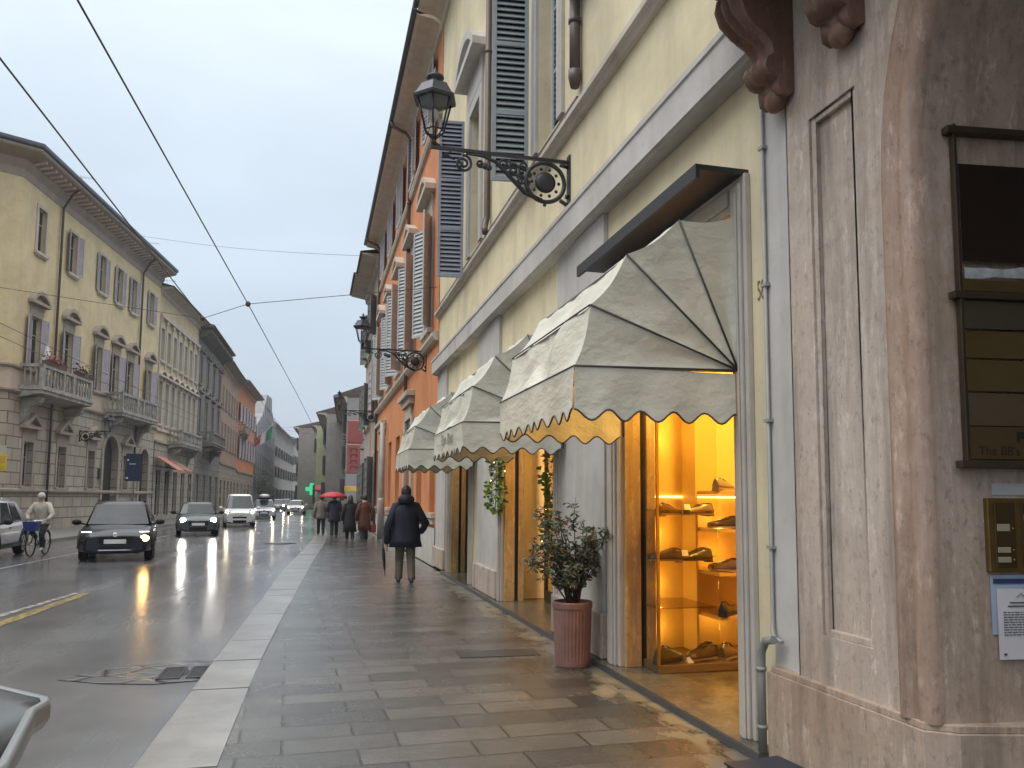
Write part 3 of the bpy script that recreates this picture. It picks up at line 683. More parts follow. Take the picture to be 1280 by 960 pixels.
# ------------------------------------------------------------------ plants by the shops
def leaf_mesh(m, p, d, s, w=.38, mi=0, up=None):
    d = d.normalized(); a = d.cross(up or Vector((random.uniform(-1,1), random.uniform(-1,1), random.uniform(.2,1)))).normalized(); nrm = d.cross(a)
    b = p + d*s*.5
    m.add([p, b + a*s*w*.5 + nrm*s*.05, p + d*s - nrm*s*.08, b - a*s*w*.5 + nrm*s*.05], [(0,1,2,3)], mi)
def leafmat(name, c1, c2, rough=.4):
    t = NT(name); t.set(base=t.mix(c1, c2, t.ramp(t.noise(14, 2), [(.35, 0.), (.65, 1.)])), rough=rough); return t.mat
LEAFD = leafmat('dark_shrub_leaf', (.035,.06,.025), (.11,.14,.085)); LEAFR = leafmat('reddish_shrub_leaf', (.10,.055,.045), (.16,.10,.085)); IVY = leafmat('ivy_leaf', (.07,.15,.02), (.20,.31,.06)); STEM = plain('shrub_stem', (.05,.035,.028), .8)
POT = thing('potted_shrub', 'leggy dark evergreen shrub in a fluted terracotta pot by the shop wall', 'potted plant', (2.49, 7.42, 0))
m = MB(); pr = []; n = 64
TER = plain('dusty_terracotta', (.21,.115,.095), .75, var=.22, sc=4, bump=.2)
def fl(r, z, k): return [(r*(1 + (k if i % 2 else 0))*math.cos(2*math.pi*i/n), r*(1 + (k if i % 2 else 0))*math.sin(2*math.pi*i/n), z) for i in range(n)]
m.loft([fl(.160,0,0), fl(.168,.015,0), fl(.170,.05,0), fl(.172,.06,-.035), fl(.187,.53,-.035), fl(.188,.545,0), fl(.195,.56,0), fl(.197,.60,0), fl(.190,.615,0), fl(.170,.615,0), fl(.165,.56,0)], 0, False); m.build('pot', TER, POT)
m = MB(); m.lathe([(0,.585),(.166,.58)], n=24, cap=False); m.build('soil', plain('dark_soil', (.03,.022,.015), .9), POT)
st = MB(); lv = MB(); rp = random.Random(11)
for i in range(26):
    a = rp.uniform(0, 2*math.pi); lean = rp.uniform(.08, .52); h = rp.uniform(.55, 1.12) * (1.05 - lean*.7); tip = Vector((math.cos(a)*lean, math.sin(a)*lean*.8, .58+h)); base = Vector((rp.uniform(-.05,.05), rp.uniform(-.05,.05), .57))
    c1 = base.lerp(tip, .4) + Vector((0, 0, .08)); pts = [base, base.lerp(c1, .5), c1, c1.lerp(tip, .55) + Vector((rp.uniform(-.03,.03), rp.uniform(-.03,.03), 0)), tip]
    st.tube(pts, [.009, .008, .006, .0045, .002], 5)
    for j in range(15):
        f = rp.uniform(.30, 1); k = min(3, int(f*4)); p = pts[k].lerp(pts[k+1], f*4-k)
        tw = Vector((rp.uniform(-1,1), rp.uniform(-1,1), rp.uniform(-.2,.8))).normalized()*rp.uniform(.04,.13); st.tube([p, p+tw*.5+Vector((0,0,.01)), p+tw], .0016, 4)
        for q in range(6): leaf_mesh(lv, p + tw*rp.uniform(.25,1.05), Vector((rp.uniform(-1,1), rp.uniform(-1,1), rp.uniform(-.8,.35))), rp.uniform(.045,.085), .36, 1 if rp.random() < .16 else 0)
st.build('stems', STEM, POT); lv.build('foliage', [LEAFD, LEAFR], POT)
m = MB(); m.prism([(-.35,-.14),(.1,-.2),(.3,-.1),(.25,.1),(-.2,.16)], 'z', .0, .004)
def garland(x, y, z0, z1, r, label, n=420):
    t = thing('ivy_garland', label, 'garland', (x, y, 0), 0, 'ivy garlands framing the second shop door')
    m = MB(); rp = random.Random(int(y*7)); s = MB()
    s.tube([(0,0,z1), (.02,.01,(z0+z1)/2), (0,.01,z0)], .006, 5); s.build('stem', STEM, t)
    for i in range(n):
        z = rp.uniform(z0, z1); a = rp.uniform(0, 2*math.pi); q = r*math.sqrt(rp.random())*(.75 + .35*math.sin(z*9+y))
        leaf_mesh(m, Vector((q*math.cos(a), q*math.sin(a), z)), Vector((math.cos(a), math.sin(a), rp.uniform(-1.2,.3))), rp.uniform(.05,.09), .8)
    m.build('foliage', IVY, t)
    b = MB()
    for i in range(10): a = rp.uniform(0, 6.28); b.ell((r*.95*math.cos(a), r*.95*math.sin(a), rp.uniform(z0, z1)), (.008,)*3, 6, 4)
    b.build('fairy_lights', glow('fairy_light_glow', (1, .85, .4), 5), t)
garland(2.70, 11.72, 1.38, 2.35, .15, 'short bright ivy garland hanging left of the second shop door')
garland(2.86, 9.25, 1.0, 2.62, .15, 'long dark ivy garland hanging right of the second shop door', 620)
# ------------------------------------------------------------------ marble corner building with the arch (right edge)
CB = thing('corner_building', 'pink marble corner building with carved corbels and a round arch at the right edge', 'building', (2.80, 3.12, 0), 0)
# local: x = into the wall (street is -x), y = along the street, z up. arch springs at y=0
ARC = -2.25; ZS = 3.2; RA = 2.25
def apt(r, a): return (ARC + r*math.cos(a), ZS + r*math.sin(a))
m = MB()
# pier face with sunk panel: build with wall() in (u=y) and map
q = MB(); wall(q, .21, 1.05, .58, 7.5, [(.41, .82, .85, 3.86)], .045)
q.add([(.41,.045,.85),(.82,.045,.85),(.82,.045,3.86),(.41,.045,3.86)], [(0,1,2,3)])
q.v = [(y, x, z) for x, y, z in q.v]; q.build('pier', PINKL, CB)
q = MB()
for a, b, c, d in ((.41,.45,.85,3.86), (.78,.82,.85,3.86), (.45,.78,.85,.89), (.45,.78,3.82,3.86)): q.box(.014, .045, a, b, c, d)
q.build('panel_moulding', PINKL, CB, bevel=.008)
q = MB(); q.box(0, 1.7, 1.04, 1.0499, .58, 7.5); q.build('side_wall', PINKL, CB)
# spandrel over the arch, and the far pier of the arch behind the camera
q = MB(); n = 32; arc = [apt(RA+.21, math.pi*i/n) for i in range(n+1)]
for (y0, z0), (y1, z1) in zip(arc, arc[1:]): q.add([(0,y0,z0),(0,y1,z1),(0,y1,7.5),(0,y0,7.5)], [(0,1,2,3)])
q.build('spandrel', PINKL, CB)
q = MB(); q.box(0, .9, -5.9, -4.72, 0, 7.5); q.build('pier', PINKL, CB)
# arch moulding: rolled strip up the pier and round the arch
prof = [(.05, 0), (-.005, .012), (-.022, .05), (-.022, .085), (-.008, .10), (-.03, .125), (-.045, .155), (-.035, .19), (.0, .212)]
rings = []
for z in (.58, 1.6, 2.5): rings.append([(x, w, z) for x, w in prof])
for i in range(n+1):
    a = math.pi*i/n; rings.append([(x, *apt(RA + w, a)) for x, w in prof])
for z in (1.5, .0): rings.append([(x, 2*ARC - w, z) for x, w in prof])
q = MB(); q.loft(rings, 0, True, closed=False, cap=False); q.build('arch_moulding', marble('tan_veined_marble', (.33,.225,.17), (.45,.335,.27), (.52,.42,.35)), CB)
# jamb (splayed) and soffit
SP = R(7); dx, dy = math.cos(SP), -math.sin(SP)
q = MB(); jl = 1.5
q.add([(.05,0,.0),(.05+jl*dx,jl*dy,.0),(.05+jl*dx,jl*dy,ZS),(.05,0,ZS)], [(0,1,2,3)])
for i in range(n):
    (ya, za), (yb, zb_) = apt(RA, math.pi*i/n), apt(RA, math.pi*(i+1)/n)
    f = lambda y: jl*dy*(y-ARC)/RA
    q.add([(.05,ya,za),(.05+jl*dx,ya+f(ya),za),(.05+jl*dx,yb+f(yb),zb_),(.05,yb,zb_)], [(0,1,2,3)])
q.build('jamb', PINK, CB)
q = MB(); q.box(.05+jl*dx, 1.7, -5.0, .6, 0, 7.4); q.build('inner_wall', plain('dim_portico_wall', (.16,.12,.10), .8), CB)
# plinth
q = MB()
q.prism([(-.04,.19),(-.04,1.335),(.3,1.335),(.3,.5),(.9,-.05),(1.5,-.22),(1.5,-.40),(.08,-.05),(.02,0),(-.04,.04)], 'z', 0, .55)
q.prism([(-.03,.20),(-.03,1.30),(.3,1.30),(.3,.5),(.9,-.05),(1.5,-.21),(1.5,-.385),(.085,-.04),(.03,.01),(-.03,.05)], 'z', .55, .585)
q.build('plinth', PINK, CB, bevel=.012)
# carved corbels: scroll profile (out from the wall, z) extruded along the street, with fluted face
def corbel(yc, z0, w=.23):
    def prof(k):
        base = [(0, 0.0), (.05, -.03), (.10, -.01), (.125, .04), (.11, .09), (.15, .085), (.20, .10), (.225, .15), (.205, .205), (.155, .235), (.17, .30), (.22, .35), (.30, .39), (.37, .46), (.40, .55), (.385, .63), (.36, .66), (.45, .67), (.54, .70), (.60, .77), (.62, .86), (.62, .95), (0, .95)]
        return [(o*k if o > .12 else o, z) for o, z in base]
    q = MB(); rings = []; nf = 30
    for i in range(nf+1):
        y = -w/2 + w*i/nf; k = (1.08 - .20*abs(math.cos(math.pi*3*i/nf))**1.5)
        rings.append([(-o, yc+y, z0+z) for o, z in prof(k)])
    q.loft(rings, 0, True); o = q.build('corbel', BROWNS, CB, bevel=0)
    e = MB(); e.ell((-.06, yc, z0+.0), (.065, .085, .085), 14, 9); e.build('bud', BROWNS, o); return o
corbel(1.06, 4.10); corbel(.42, 4.16); corbel(-.5, 4.85)
q = MB(); q.box(-.85, 0, -5.9, 1.33, 5.07, 5.25); q.box(-.80, 0, -5.9, 1.28, 5.25, 5.32); q.build('balcony_slab', PINK, CB, bevel=.02)
# nameplates, intercom and notices on the jamb (local x along the jamb, -y out)
def jamb_root(name, label, cat, x, z):
    return thing(name, label, cat, (2.85 + x*dx, 3.12 + x*dy, z), -SP)
BRONZE = plain('dark_bronze_sign', (.055,.038,.022), .35, .4, var=.3); OLIVE = plain('tarnished_brass_plate', (.12,.085,.030), .35, .5, var=.25, sc=2); DKB = plain('dark_brown_glass_plate', (.016,.009,.006), .2)
NB = jamb_root('nameplate_board', 'dark bronze board of business nameplates fixed on the marble jamb at top right', 'nameplate board', .13, 1.76)
q = MB(); q.box(0, .018, -.05, -.015, .02, 1.68).box(.62, .638, -.05, -.015, .02, 1.68)
for z in (0, .81, 1.63): q.box(-.035, .67, -.06, -.012, z, z+.035)
for z in (0, .81, 1.63): q.box(-.01, .01, -.012, 0, z, z+.03); q.box(.62, .64, -.012, 0, z, z+.03)
q.build('frame', BRONZE, NB, bevel=.003)
def plate(z0, z1, mat, x0=.022, x1=.616): return MB().box(x0, x1, -.045, -.03, z0, z1).build('nameplate', mat, NB, bevel=.002)
plate(1.0, 1.48, DKB); plate(.85, .905, OLIVE); plate(.665, .80, plain('dark_olive_plate', (.05,.042,.025), .35)); plate(.525, .655, OLIVE); plate(.365, .515, OLIVE); plate(.20, .355, plain('umber_plate', (.075,.055,.03), .35))
q = MB(); rt = random.Random(4); top = [(.03+.05*i, .965+rt.uniform(-.006,.012)) for i in range(12)]; bot = [(.03+.05*i, .915+rt.uniform(-.008,.008)) for i in range(12)]
q.loft([[(x,-.047,z) for x, z in top], [(x,-.0475,(z+.93)/2) for x, z in top], [(x,-.047,z) for x, z in bot]], 0, False, closed=False, cap=False)
q.build('torn_sticker', plain('torn_grey_sticker', (.35,.36,.38), .6, var=.35, sc=16), NB)
lp = plate(.042, .195, plain('brown_name_plate', (.085,.055,.022), .35, .3)); DKT = plain('engraved_dark_lettering', (.012,.009,.006), .5)
text_obj('lettering', "The BB's", DKT, lp, .060, Matrix.Translation((.062, -.046, .062)) @ Matrix.Rotation(R(90), 4, 'X'), .0005, 'LEFT', xs=1.0)
q = MB(); q.box(.26, .31, -.0462, -.0452, .14, .175).box(.26, .275, -.0462, -.0452, .125, .14); q.build('emblem', DKT, lp)
q = MB(); q.box(0, .21, -.004, 0, 0, .055); tag(q.build('blank_label', plain('worn_white_label', (.42,.42,.42), .5, var=.15), None, (2.85+.285*dx, 3.12+.285*dy, 1.635), -SP), 'blank whitish label stuck between the nameplate board and the doorbell panel', 'label')
IC = jamb_root('intercom_panel', 'brass doorbell panel with name slots under the nameplate board', 'intercom', .235, 1.275)
q = MB(); q.box(0, .44, -.03, 0, 0, .345); q.build('back_plate', plain('aged_brass', (.20,.135,.045), .35, .8, var=.2, sc=5), IC, bevel=.004)
for c in range(3):
    x0 = .03 + c*.14
    q = MB(); q.box(x0, x0+.105, -.036, -.03, .02, .325); md = q.build('module', plain('brown_brass_module', (.085,.055,.02), .3, .6), IC, bevel=.003)
    zs = (.045, .09, .19) if c == 0 else tuple(.04+.05*i for i in range(5))
    for z in zs:
        MB().box(x0+.008, x0+.073, -.040, -.0362, z, z+(.034 if (c == 0 and z > .15) else .026)).build('name_slot', plain('grey_name_slot', (.30,.27,.19), .4), md, bevel=.002)
        MB().lathe([(.005,0),(.004,.004)], n=8).xf(Matrix.Translation((x0+.09, -.0362, z+.013)) @ Matrix.Rotation(R(90), 4, 'X')).build('push_button', BRASS, md)
def notice(x, z0, w, h, y, label, mats, hdr):
    t = jamb_root('notice_sheet', label, 'notice', x, z0)
    q = MB(); q.add([(0,y,0),(w,y,0),(w,y-.004,h*.5),(w,y,h),(0,y,h),(0,y-.003,h*.5)], [(0,1,2,3,4,5)]); q.add([(0,y+.0015,0),(w,y+.0015,0),(w,y+.0015,h),(0,y+.0015,h)], [(0,1,2,3)]); q.build('paper', mats, t)
    return t
WHP = plain('damp_white_paper', (.62,.60,.62), .7, var=.06); BLP = plain('pale_blue_paper', (.36,.44,.56), .7)
N1 = notice(.25, .985, .30, .275, -.006, 'pale blue notice with a dark header, half hidden behind the white sheet', BLP, True)
INK = plain('dark_print', (.06,.06,.08), .8); INKB = plain('blue_print', (.03,.045,.14), .7)
q = MB(); q.box(.012, .288, -.0105, -.0098, .235, .258); q.build('header_bar', INKB, N1)
def logo(parent, x, z, s, y, mat):
    q = MB()
    for pts in ([(-1,0),(-.1,.62),(.05,.5),(-.72,0)], [(-.1,.62),(.25,.25),(.12,.2),(-.12,.5)], [(.0,.2),(.45,.5),(1.1,0),(.85,0),(.42,.33),(.1,.1)]): q.prism([(x+a*s, z+b*s) for a, b in pts], 'y', y, y-.0006)
    return q.build('logo', mat, parent)
logo(N1, .185, .19, .055, -.0105, INK)
N2 = notice(.272, .872, .235, .325, -.017, 'white printed notice sheet taped lowest on the marble jamb', WHP, False)
logo(N2, .125, .285, .035, -.022, plain('grey_print', (.25,.25,.28), .8))
q = MB(); rl = random.Random(9)
for i, (a, b) in enumerate(((.06,.17),(.05,.18))): q.box(a, b, -.0222, -.0216, .258-.016*i, .264-.016*i)
z = .215
while z > .105:
    x = .025
    while x < .21:
        w_ = rl.uniform(.008, .028); q.box(x, min(.212, x+w_), -.0222, -.0216, z, z+.0042); x += w_ + .005
    z -= .0115
q.box(.02, .035, -.0222, -.0216, .02, .03).box(.16, .21, -.0222, -.0216, .018, .024); q.build('print', INK, N2)
# dark blue plastic crate at the foot of the pier
CR = thing('plastic_crate', 'dark blue plastic crate lying at the foot of the marble pier', 'crate', (2.42, 3.72, 0), R(6))
CRM = plain('dark_blue_plastic', (.012,.022,.04), .4)
m = MB(); m.box(-.17, .17, -.30, .30, .0, .05).box(-.17, -.15, -.30, .30, .05, .17).box(.15, .17, -.30, .30, .05, .17).box(-.15, .15, -.30, -.28, .05, .17).box(-.15, .15, .28, .30, .05, .17); m.build('tub', CRM, CR, bevel=.01)
m = MB(); m.box(-.18, .18, -.31, .31, .172, .185); m.build('lid', CRM, CR, bevel=.005)
m = MB(); m.tube([(.12, -.30, .186), (.12, -.30, .21), (.12, -.12, .21), (.12, -.12, .186)], .012, 8); m.build('handle', plain('blue_grey_plastic', (.06,.08,.11), .4), CR)

# ------------------------------------------------------------------ wall lanterns on scrolled iron brackets
LGL = glass('lantern_glass', (.92,.94,.95), .05, 1.0); LMET = plain('weathered_lantern_metal', (.035,.04,.05), .4, .3)
def spiral(cx, cz, r0, r1, a0, turns, n=24): return [(cx + (r0+(r1-r0)*i/n)*math.cos(a0+2*math.pi*turns*i/n), 0, cz + (r0+(r1-r0)*i/n)*math.sin(a0+2*math.pi*turns*i/n)) for i in range(n+1)]
def lantern(parent, x, z, s=1.0):
    """six-sided lantern standing on (x,0,z), about .88 m tall"""
    def rg(r, h): return [(x + r*s*math.cos(R(60*i+15)), r*s*math.sin(R(60*i+15)), z + h*s) for i in range(6)]
    m = MB(); b, t = rg(.115, .14), rg(.205, .50)
    for i in range(6): m.tube([b[i], t[i]], .011*s, 5); m.tube([b[i], b[(i+1) % 6]], .010*s, 5); m.tube([(x, 0, z+.03*s), b[i]], .009*s, 5); m.tube([t[i], t[(i+1) % 6]], .012*s, 5)
    m.lathe([(.02*s,-.02*s),(.035*s,.0),(.02*s,.05*s),(.03*s,.08*s),(.012*s,.1*s)], (x,0,z), 10); L = m.build('lantern', IRON, parent)
    m = MB(); m.loft([rg(.262,.495), rg(.268,.525), rg(.235,.55), rg(.17,.66), rg(.165,.675), rg(.12,.69)], 0, False)
    m.lathe([(.07*s,.685*s),(.055*s,.73*s),(.10*s,.76*s),(.105*s,.785*s),(.05*s,.80*s),(.025*s,.82*s),(.032*s,.845*s),(.012*s,.87*s),(.004*s,.90*s)], (x,0,z), 12); m.build('lantern_roof', LMET, L)
    m = MB()
    for i in range(6): m.add([b[i], b[(i+1) % 6], t[(i+1) % 6], t[i]], [(0,1,2,3)])
    m.build('lantern_glass', LGL, L)
    m = MB(); m.lathe([(.02*s,.40*s),(.05*s,.36*s),(.05*s,.30*s),(.02*s,.26*s)], (x,0,z), 10); m.build('bulb', FRAMEW, L); return L
def wall_lantern(loc, rz, label, reach=1.62):
    """wall at x=0, arm reaches out along +x; scroll plate hangs under the arm"""
    t = thing('wall_lantern', label, 'street lamp', loc, rz, 'iron wall lanterns on scrolled brackets')
    k = reach/1.62
    m = MB(); m.box(.0, 1.66*k, -.018, .018, -.018, .018); m.box(0, .02, -.05, .05, -.55, .08); m.tube([(.05,0,-.42),(.02,0,-.42)], .03, 8)
    m.tube([(1.55*k,0,.018),(1.62*k,0,.05)], .02, 6); m.build('arm', IRON, t)
    m = MB()
    m.tube([(.30+.235*math.cos(a), 0, -.275+.235*math.sin(a)) for a in [2*math.pi*i/28 for i in range(29)]], .026, 8, cap=False)
    m.tube([(.12,0,-.47),(.04,0,-.52),(.0,0,-.50)], .024, 6); m.tube([(.30,0,-.51),(.31,0,-.56)], .02, 6); m.tube([(.12,0,-.04),(.02,0,-.06)], .022, 6)
    m.tube([(.34,0,-.50),(.55,0,-.42),(.74,0,-.24),(.90,0,-.09),(1.05,0,-.04),(1.25,0,-.03)], [.028,.028,.025,.022,.018,.014], 7)
    for cx, cz, r, a0, tn in ((1.28,-.155,.105,1.5,1.9), (.80,-.10,.075,2.4,1.6), (.68,-.17,.085,.4,1.7), (.56,-.10,.06,3.5,1.5), (.60,-.28,.06,1.0,1.5), (1.08,-.13,.05,3.0,1.4)): m.tube(spiral(cx, cz, r, r*.15, a0, tn), .016, 6)
    m.tube([(1.42,0,-.03),(1.50,0,-.07),(1.38,0,-.12)], [.01,.03,.008], 6)
    for a in range(10): w = 2*math.pi*a/10; m.ell((.30+.165*math.cos(w), 0, -.275+.165*math.sin(w)), (.022,.014,.022), 6, 4)
    for cx, cz in ((.50,-.20),(.52,-.30),(.62,-.22),(.73,-.12),(.98,-.17),(1.02,-.16)): m.ell((cx,0,cz), (.04,.02,.04), 8, 5)
    m.build('scrollwork', IRON, t)
    m = MB(); m.lathe([(0,-.03),(.08,-.03),(.125,-.012),(.125,.012),(.08,.03),(0,.03)], n=20, cap=False); m.xf(Matrix.Translation((.30,0,-.275)) @ Matrix.Rotation(R(90), 4, 'X')); m.build('medallion', IRON, t)
    lantern(t, 1.62*k, .05); return t
wall_lantern((2.85, 8.6, 5.58), R(180), 'nearest iron wall lantern on a scrolled bracket on the yellow wall')
wall_lantern((2.85, 20.7, 5.50), R(180), 'second iron wall lantern, on the orange house beside its shutters', 1.68)
wall_lantern((2.85, 37.3, 5.66), R(180), 'third iron wall lantern, at the far end of the orange house', 1.75)

# ------------------------------------------------------------------ orange house
OL = 18.9; OY = 18.55 + OL
OB = thing('orange_house', 'long orange rendered house with grey shutters, white pediments and deep eaves', 'house', (2.85, OY, 0), R(-90))
def UO(y): return OY - y
wy = [20.35 + 3.55*i for i in range(5)]
gw = [(18.85,19.75),(21.25,22.35),(27.0,28.3),(29.9,31.1),(35.9,36.8)]
doors = [(23.1,25.3),(32.2,35.0)]
m = MB()
holes = [(UO(y)-.5, UO(y)+.5, 5.95, 8.9) for y in wy] + [(UO(y)-.45, UO(y)+.45, 11.45, 13.15) for y in wy] + [(UO(b), UO(a), 1.25, 3.75) for a, b in gw] + [(UO(b)+.35, UO(a)-.35, .02, 4.0) for a, b in doors]
wall(m, 0, OL-.04, .9, 13.6, [(h[0], h[1], max(h[2], .9), h[3]) for h in holes], .25)
# the plinth zone has door gaps
m2 = MB(); wall(m2, 0, OL-.04, 0, .9, [(h[0], h[1], 0, .9) for h in holes if h[2] < .9], .25, y=-.03); m2.build('plinth', GREYP, OB)
for h in holes:
    if h[2] < .9: pass
m.add([(0,0,0),(0,8,0),(0,8,13.6),(0,0,13.6)], [(0,1,2,3)]); m.add([(OL-.04,0.02,5),(OL-.04,8,5),(OL-.04,8,13.6),(OL-.04,0.02,13.6)], [(0,1,2,3)])
m.add([(0,8,0),(OL-.04,8,0),(OL-.04,8,13.6),(0,8,13.6)], [(0,1,2,3)])
m.build('wall', ORA, OB)
for h in holes:
    if h[2] < .9: q = MB(); q.box(h[0]+.01, h[1]-.01, .16, .2, .02, 3.98); q.build('door', plain('dark_wood_door', (.045,.03,.022), .5), OB)
for i, y in enumerate(wy):
    window(OB, UO(y), 5.95, 1.0, 2.95, .2, CREAM, .16, ped='tri' if i % 2 else 'arc', pedh=.42, shut=plain('pale_grey_shutter', (.42,.45,.46), .6), ang=30 + 7*(i % 3), slats=26)
    window(OB, UO(y), 11.45, .9, 1.7, .2, CREAM, .12, shut=SHUTL, ang=12, slats=14)
for a, b in gw:
    window(OB, UO((a+b)/2), 1.25, b-a, 2.5, .22, None, .0, lv=True, sill=False, pane=DARKW)
    MB().box(UO(b)-.1, UO(a)+.1, -.10, 0, 1.13, 1.245).box(UO(b)-.06, UO(a)+.06, -.06, 0, .98, 1.13).build('window_sill', CREAM, OB)
for a, b in doors:
    q = MB(); u0, u1 = UO(b), UO(a)
    for c, d in ((u0+.02, u0+.35), (u1-.35, u1-.02)): q.box(c, d, -.08, 0, 0, 4.05)
    q.box(u0+.35, u1-.35, -.08, 0, 4.002, 4.4).box(u0-.08, u1+.08, -.26, 0, 4.62, 4.78).box(u0+.02, u1-.02, -.16, 0, 4.4, 4.62).box(u0+.4, u1-.4, -.02, 0, 4.78, 4.9); q.build('door_surround', CREAM, OB, bevel=.01)
    MB().box(u0+.45, u1-.45, -.01, .05, 3.2, 3.95).build('fanlight', DARKW, OB)
q = MB(); moulding(q, .01, OL-.06, [(0,5.40),(.10,5.42),(.16,5.52),(.16,5.60),(0,5.63)]); moulding(q, .01, OL-.06, [(0,11.08),(.08,11.10),(.12,11.2),(.12,11.27),(0,11.3)]); q.build('string_course', CREAM, OB)
q = MB(); moulding(q, -.1, OL-.1, [(0,13.30),(.06,13.32),(.08,13.45),(.25,13.55),(.58,13.60),(.66,13.63),(.66,13.71),(0,13.75)]); q.build('cornice', plain('buff_cornice', (.56,.48,.39), .8), OB)
q = MB(); q.prism([(-.74,13.72),(8,15.9),(8,15.7),(-.6,13.62)], 'x', -.1, OL-.1); q.build('roof', ROOFT, OB)
q = MB(); q.tube([(-.1,-.73,13.74),(OL-.03,-.73,13.74)], .065, 8); q.build('gutter', LEAD, OB)
for y in (24.6, 36.3):
    q = MB(); q.tube([(UO(y),-.72,13.7),(UO(y),-.66,13.5),(UO(y),-.25,13.35),(UO(y),-.10,13.15),(UO(y),-.10,4.9 if y < 30 else .1)], .055, 8)
    for z in (6.5, 9, 11): q.lathe([(.07,0),(.07,.05)], (UO(y),-.10,z), 8)
    q.build('downpipe', PIPE, OB)
q = MB(); q.tube([(UO(31.6),-.2,4.6),(UO(31.6),-.2,2.4),(UO(31.6),-.2,0)], .10, 12); q.lathe([(.13,0),(.13,1.5),(.11,1.6)], (UO(31.6),-.2,0), 12); q.build('downpipe', plain('pale_grey_iron_pipe', (.34,.33,.31), .5), OB)

# ------------------------------------------------------------------ houses beyond it on the right
def house(name, label, loc, rz, L, H, D, wallm, rows, eave=.6, roofh=2.2, trim=CREAM, base=None, baseh=4.0, gnd=None, roofm=ROOFT, flat=False):
    """rows: [(z, w, h, n, opts)]"""
    t = thing(name, label, 'building', loc, rz); m = MB(); hs = []
    for z, w, h, n, o in rows:
        for i in range(n): c = L*(i+.5)/n; hs.append((c-w/2, c+w/2, z, z+h))
    b = baseh if base else 0
    wall(m, 0, L, b, H, [h for h in hs if h[2] > b or not base], .2)
    for x in (0, L): m.add([(x,0,0),(x,D,0),(x,D,H),(x,0,H)], [(0,1,2,3)])
    m.add([(0,D,0),(L,D,0),(L,D,H),(0,D,H)], [(0,1,2,3)]); m.add([(0,0,H),(L,0,H),(L,D,H),(0,D,H)], [(0,1,2,3)]); m.build('wall', wallm, t)
    if base:
        q = MB(); wall(q, 0, L, 0, b, [h for h in hs if h[2] < b], .2, y=-.04); q.box(-.01, L+.01, -.16, 0, b-.02, b+.16); q.build('ground_storey', base, t)
    for z, w, h, n, o in rows:
        for i in range(n): window(t, L*(i+.5)/n, z, w, h, .17, **({'surround': trim} | o))
    q = MB(); moulding(q, -.05, L+.05, [(0,H-.5),(.1,H-.45),(.15,H-.2),(eave,H-.05),(eave,H+.1),(0,H+.12)]); q.build('cornice', trim, t)
    if not flat:
        q = MB(); q.prism([(-eave-.1,H+.08),(D/2,H+roofh),(D,H+.1),(-eave-.1,H-.0)], 'x', -.05, L+.05); q.build('roof', roofm, t)
    return t
SIM = dict(sw=.14, sill=True, shut=plain('far_shutter', (.16,.17,.16), .7), ang=35, slats=5)
RY = lambda y: y
house('stone_house', 'buff stone house touching the orange house, below the nearer of two stepped cornices', (2.85, 41.2, 0), R(-90), 3.7, 13.3, 8, plaster('buff_stone_wall', (.40,.33,.27)), [(1.2,1.0,2.4,1,SIM),(5.6,1.0,2.4,1,SIM|dict(shut=SHUTL,ang=20,slats=6)),(9.6,1.0,2,1,SIM)], .85, 1.0)
house('stone_house', 'tan stone house ending the near row, below the farther of two stepped cornices', (2.82, 45.8, 0), R(-90), 4.5, 13.3, 8, plaster('tan_stone_wall', (.42,.36,.30)), [(1.0,1.1,2.4,2,SIM),(5.4,1.0,2.2,2,SIM),(9.2,1.0,2,2,SIM)], .95, 1.0)
house('grey_house', 'grey house with pitched roof rising behind the red shop banners', (3.4, 84, 0), R(-92.5), 20.5, 9.6, 10, plaster('far_grey_wall', (.33,.32,.31)), [(.8,1.3,2.3,5,SIM),(3.9,1.0,1.8,6,SIM),(6.7,1.0,1.6,6,SIM)], 1.0, 2.4)
house('grey_house', 'grey stone house with rows of small windows next to the pale green house', (2.3, 108, 0), R(-92.5), 23.9, 10.4, 10, plaster('mid_grey_wall', (.30,.29,.27)), [(.8,1.3,2.4,5,SIM),(4.0,1.0,2.0,6,SIM),(7.2,1.0,1.8,6,SIM)], 1.0, 2.0)
house('green_house', 'narrow pale green house far down the right side', (1.25, 125, 0), R(-93), 16.9, 11.2, 10, plaster('pale_green_render', (.42,.46,.27)), [(.8,1.2,2.5,3,SIM),(4.2,1.0,2.0,4,SIM|dict(shut=SHUTG,ang=5,slats=6)),(7.6,1.0,1.9,4,SIM)], .7, 1.0)
house('far_house', 'dark house closing the right side of the street in the haze', (-.6, 175, 0), R(-92), 48, 12.5, 10, plaster('far_brown_wall', (.28,.26,.24)), [(1.0,1.3,2.5,7,SIM),(5.0,1.0,2.0,9,SIM),(9.0,1.0,2.0,9,SIM)], .8, 1.5)
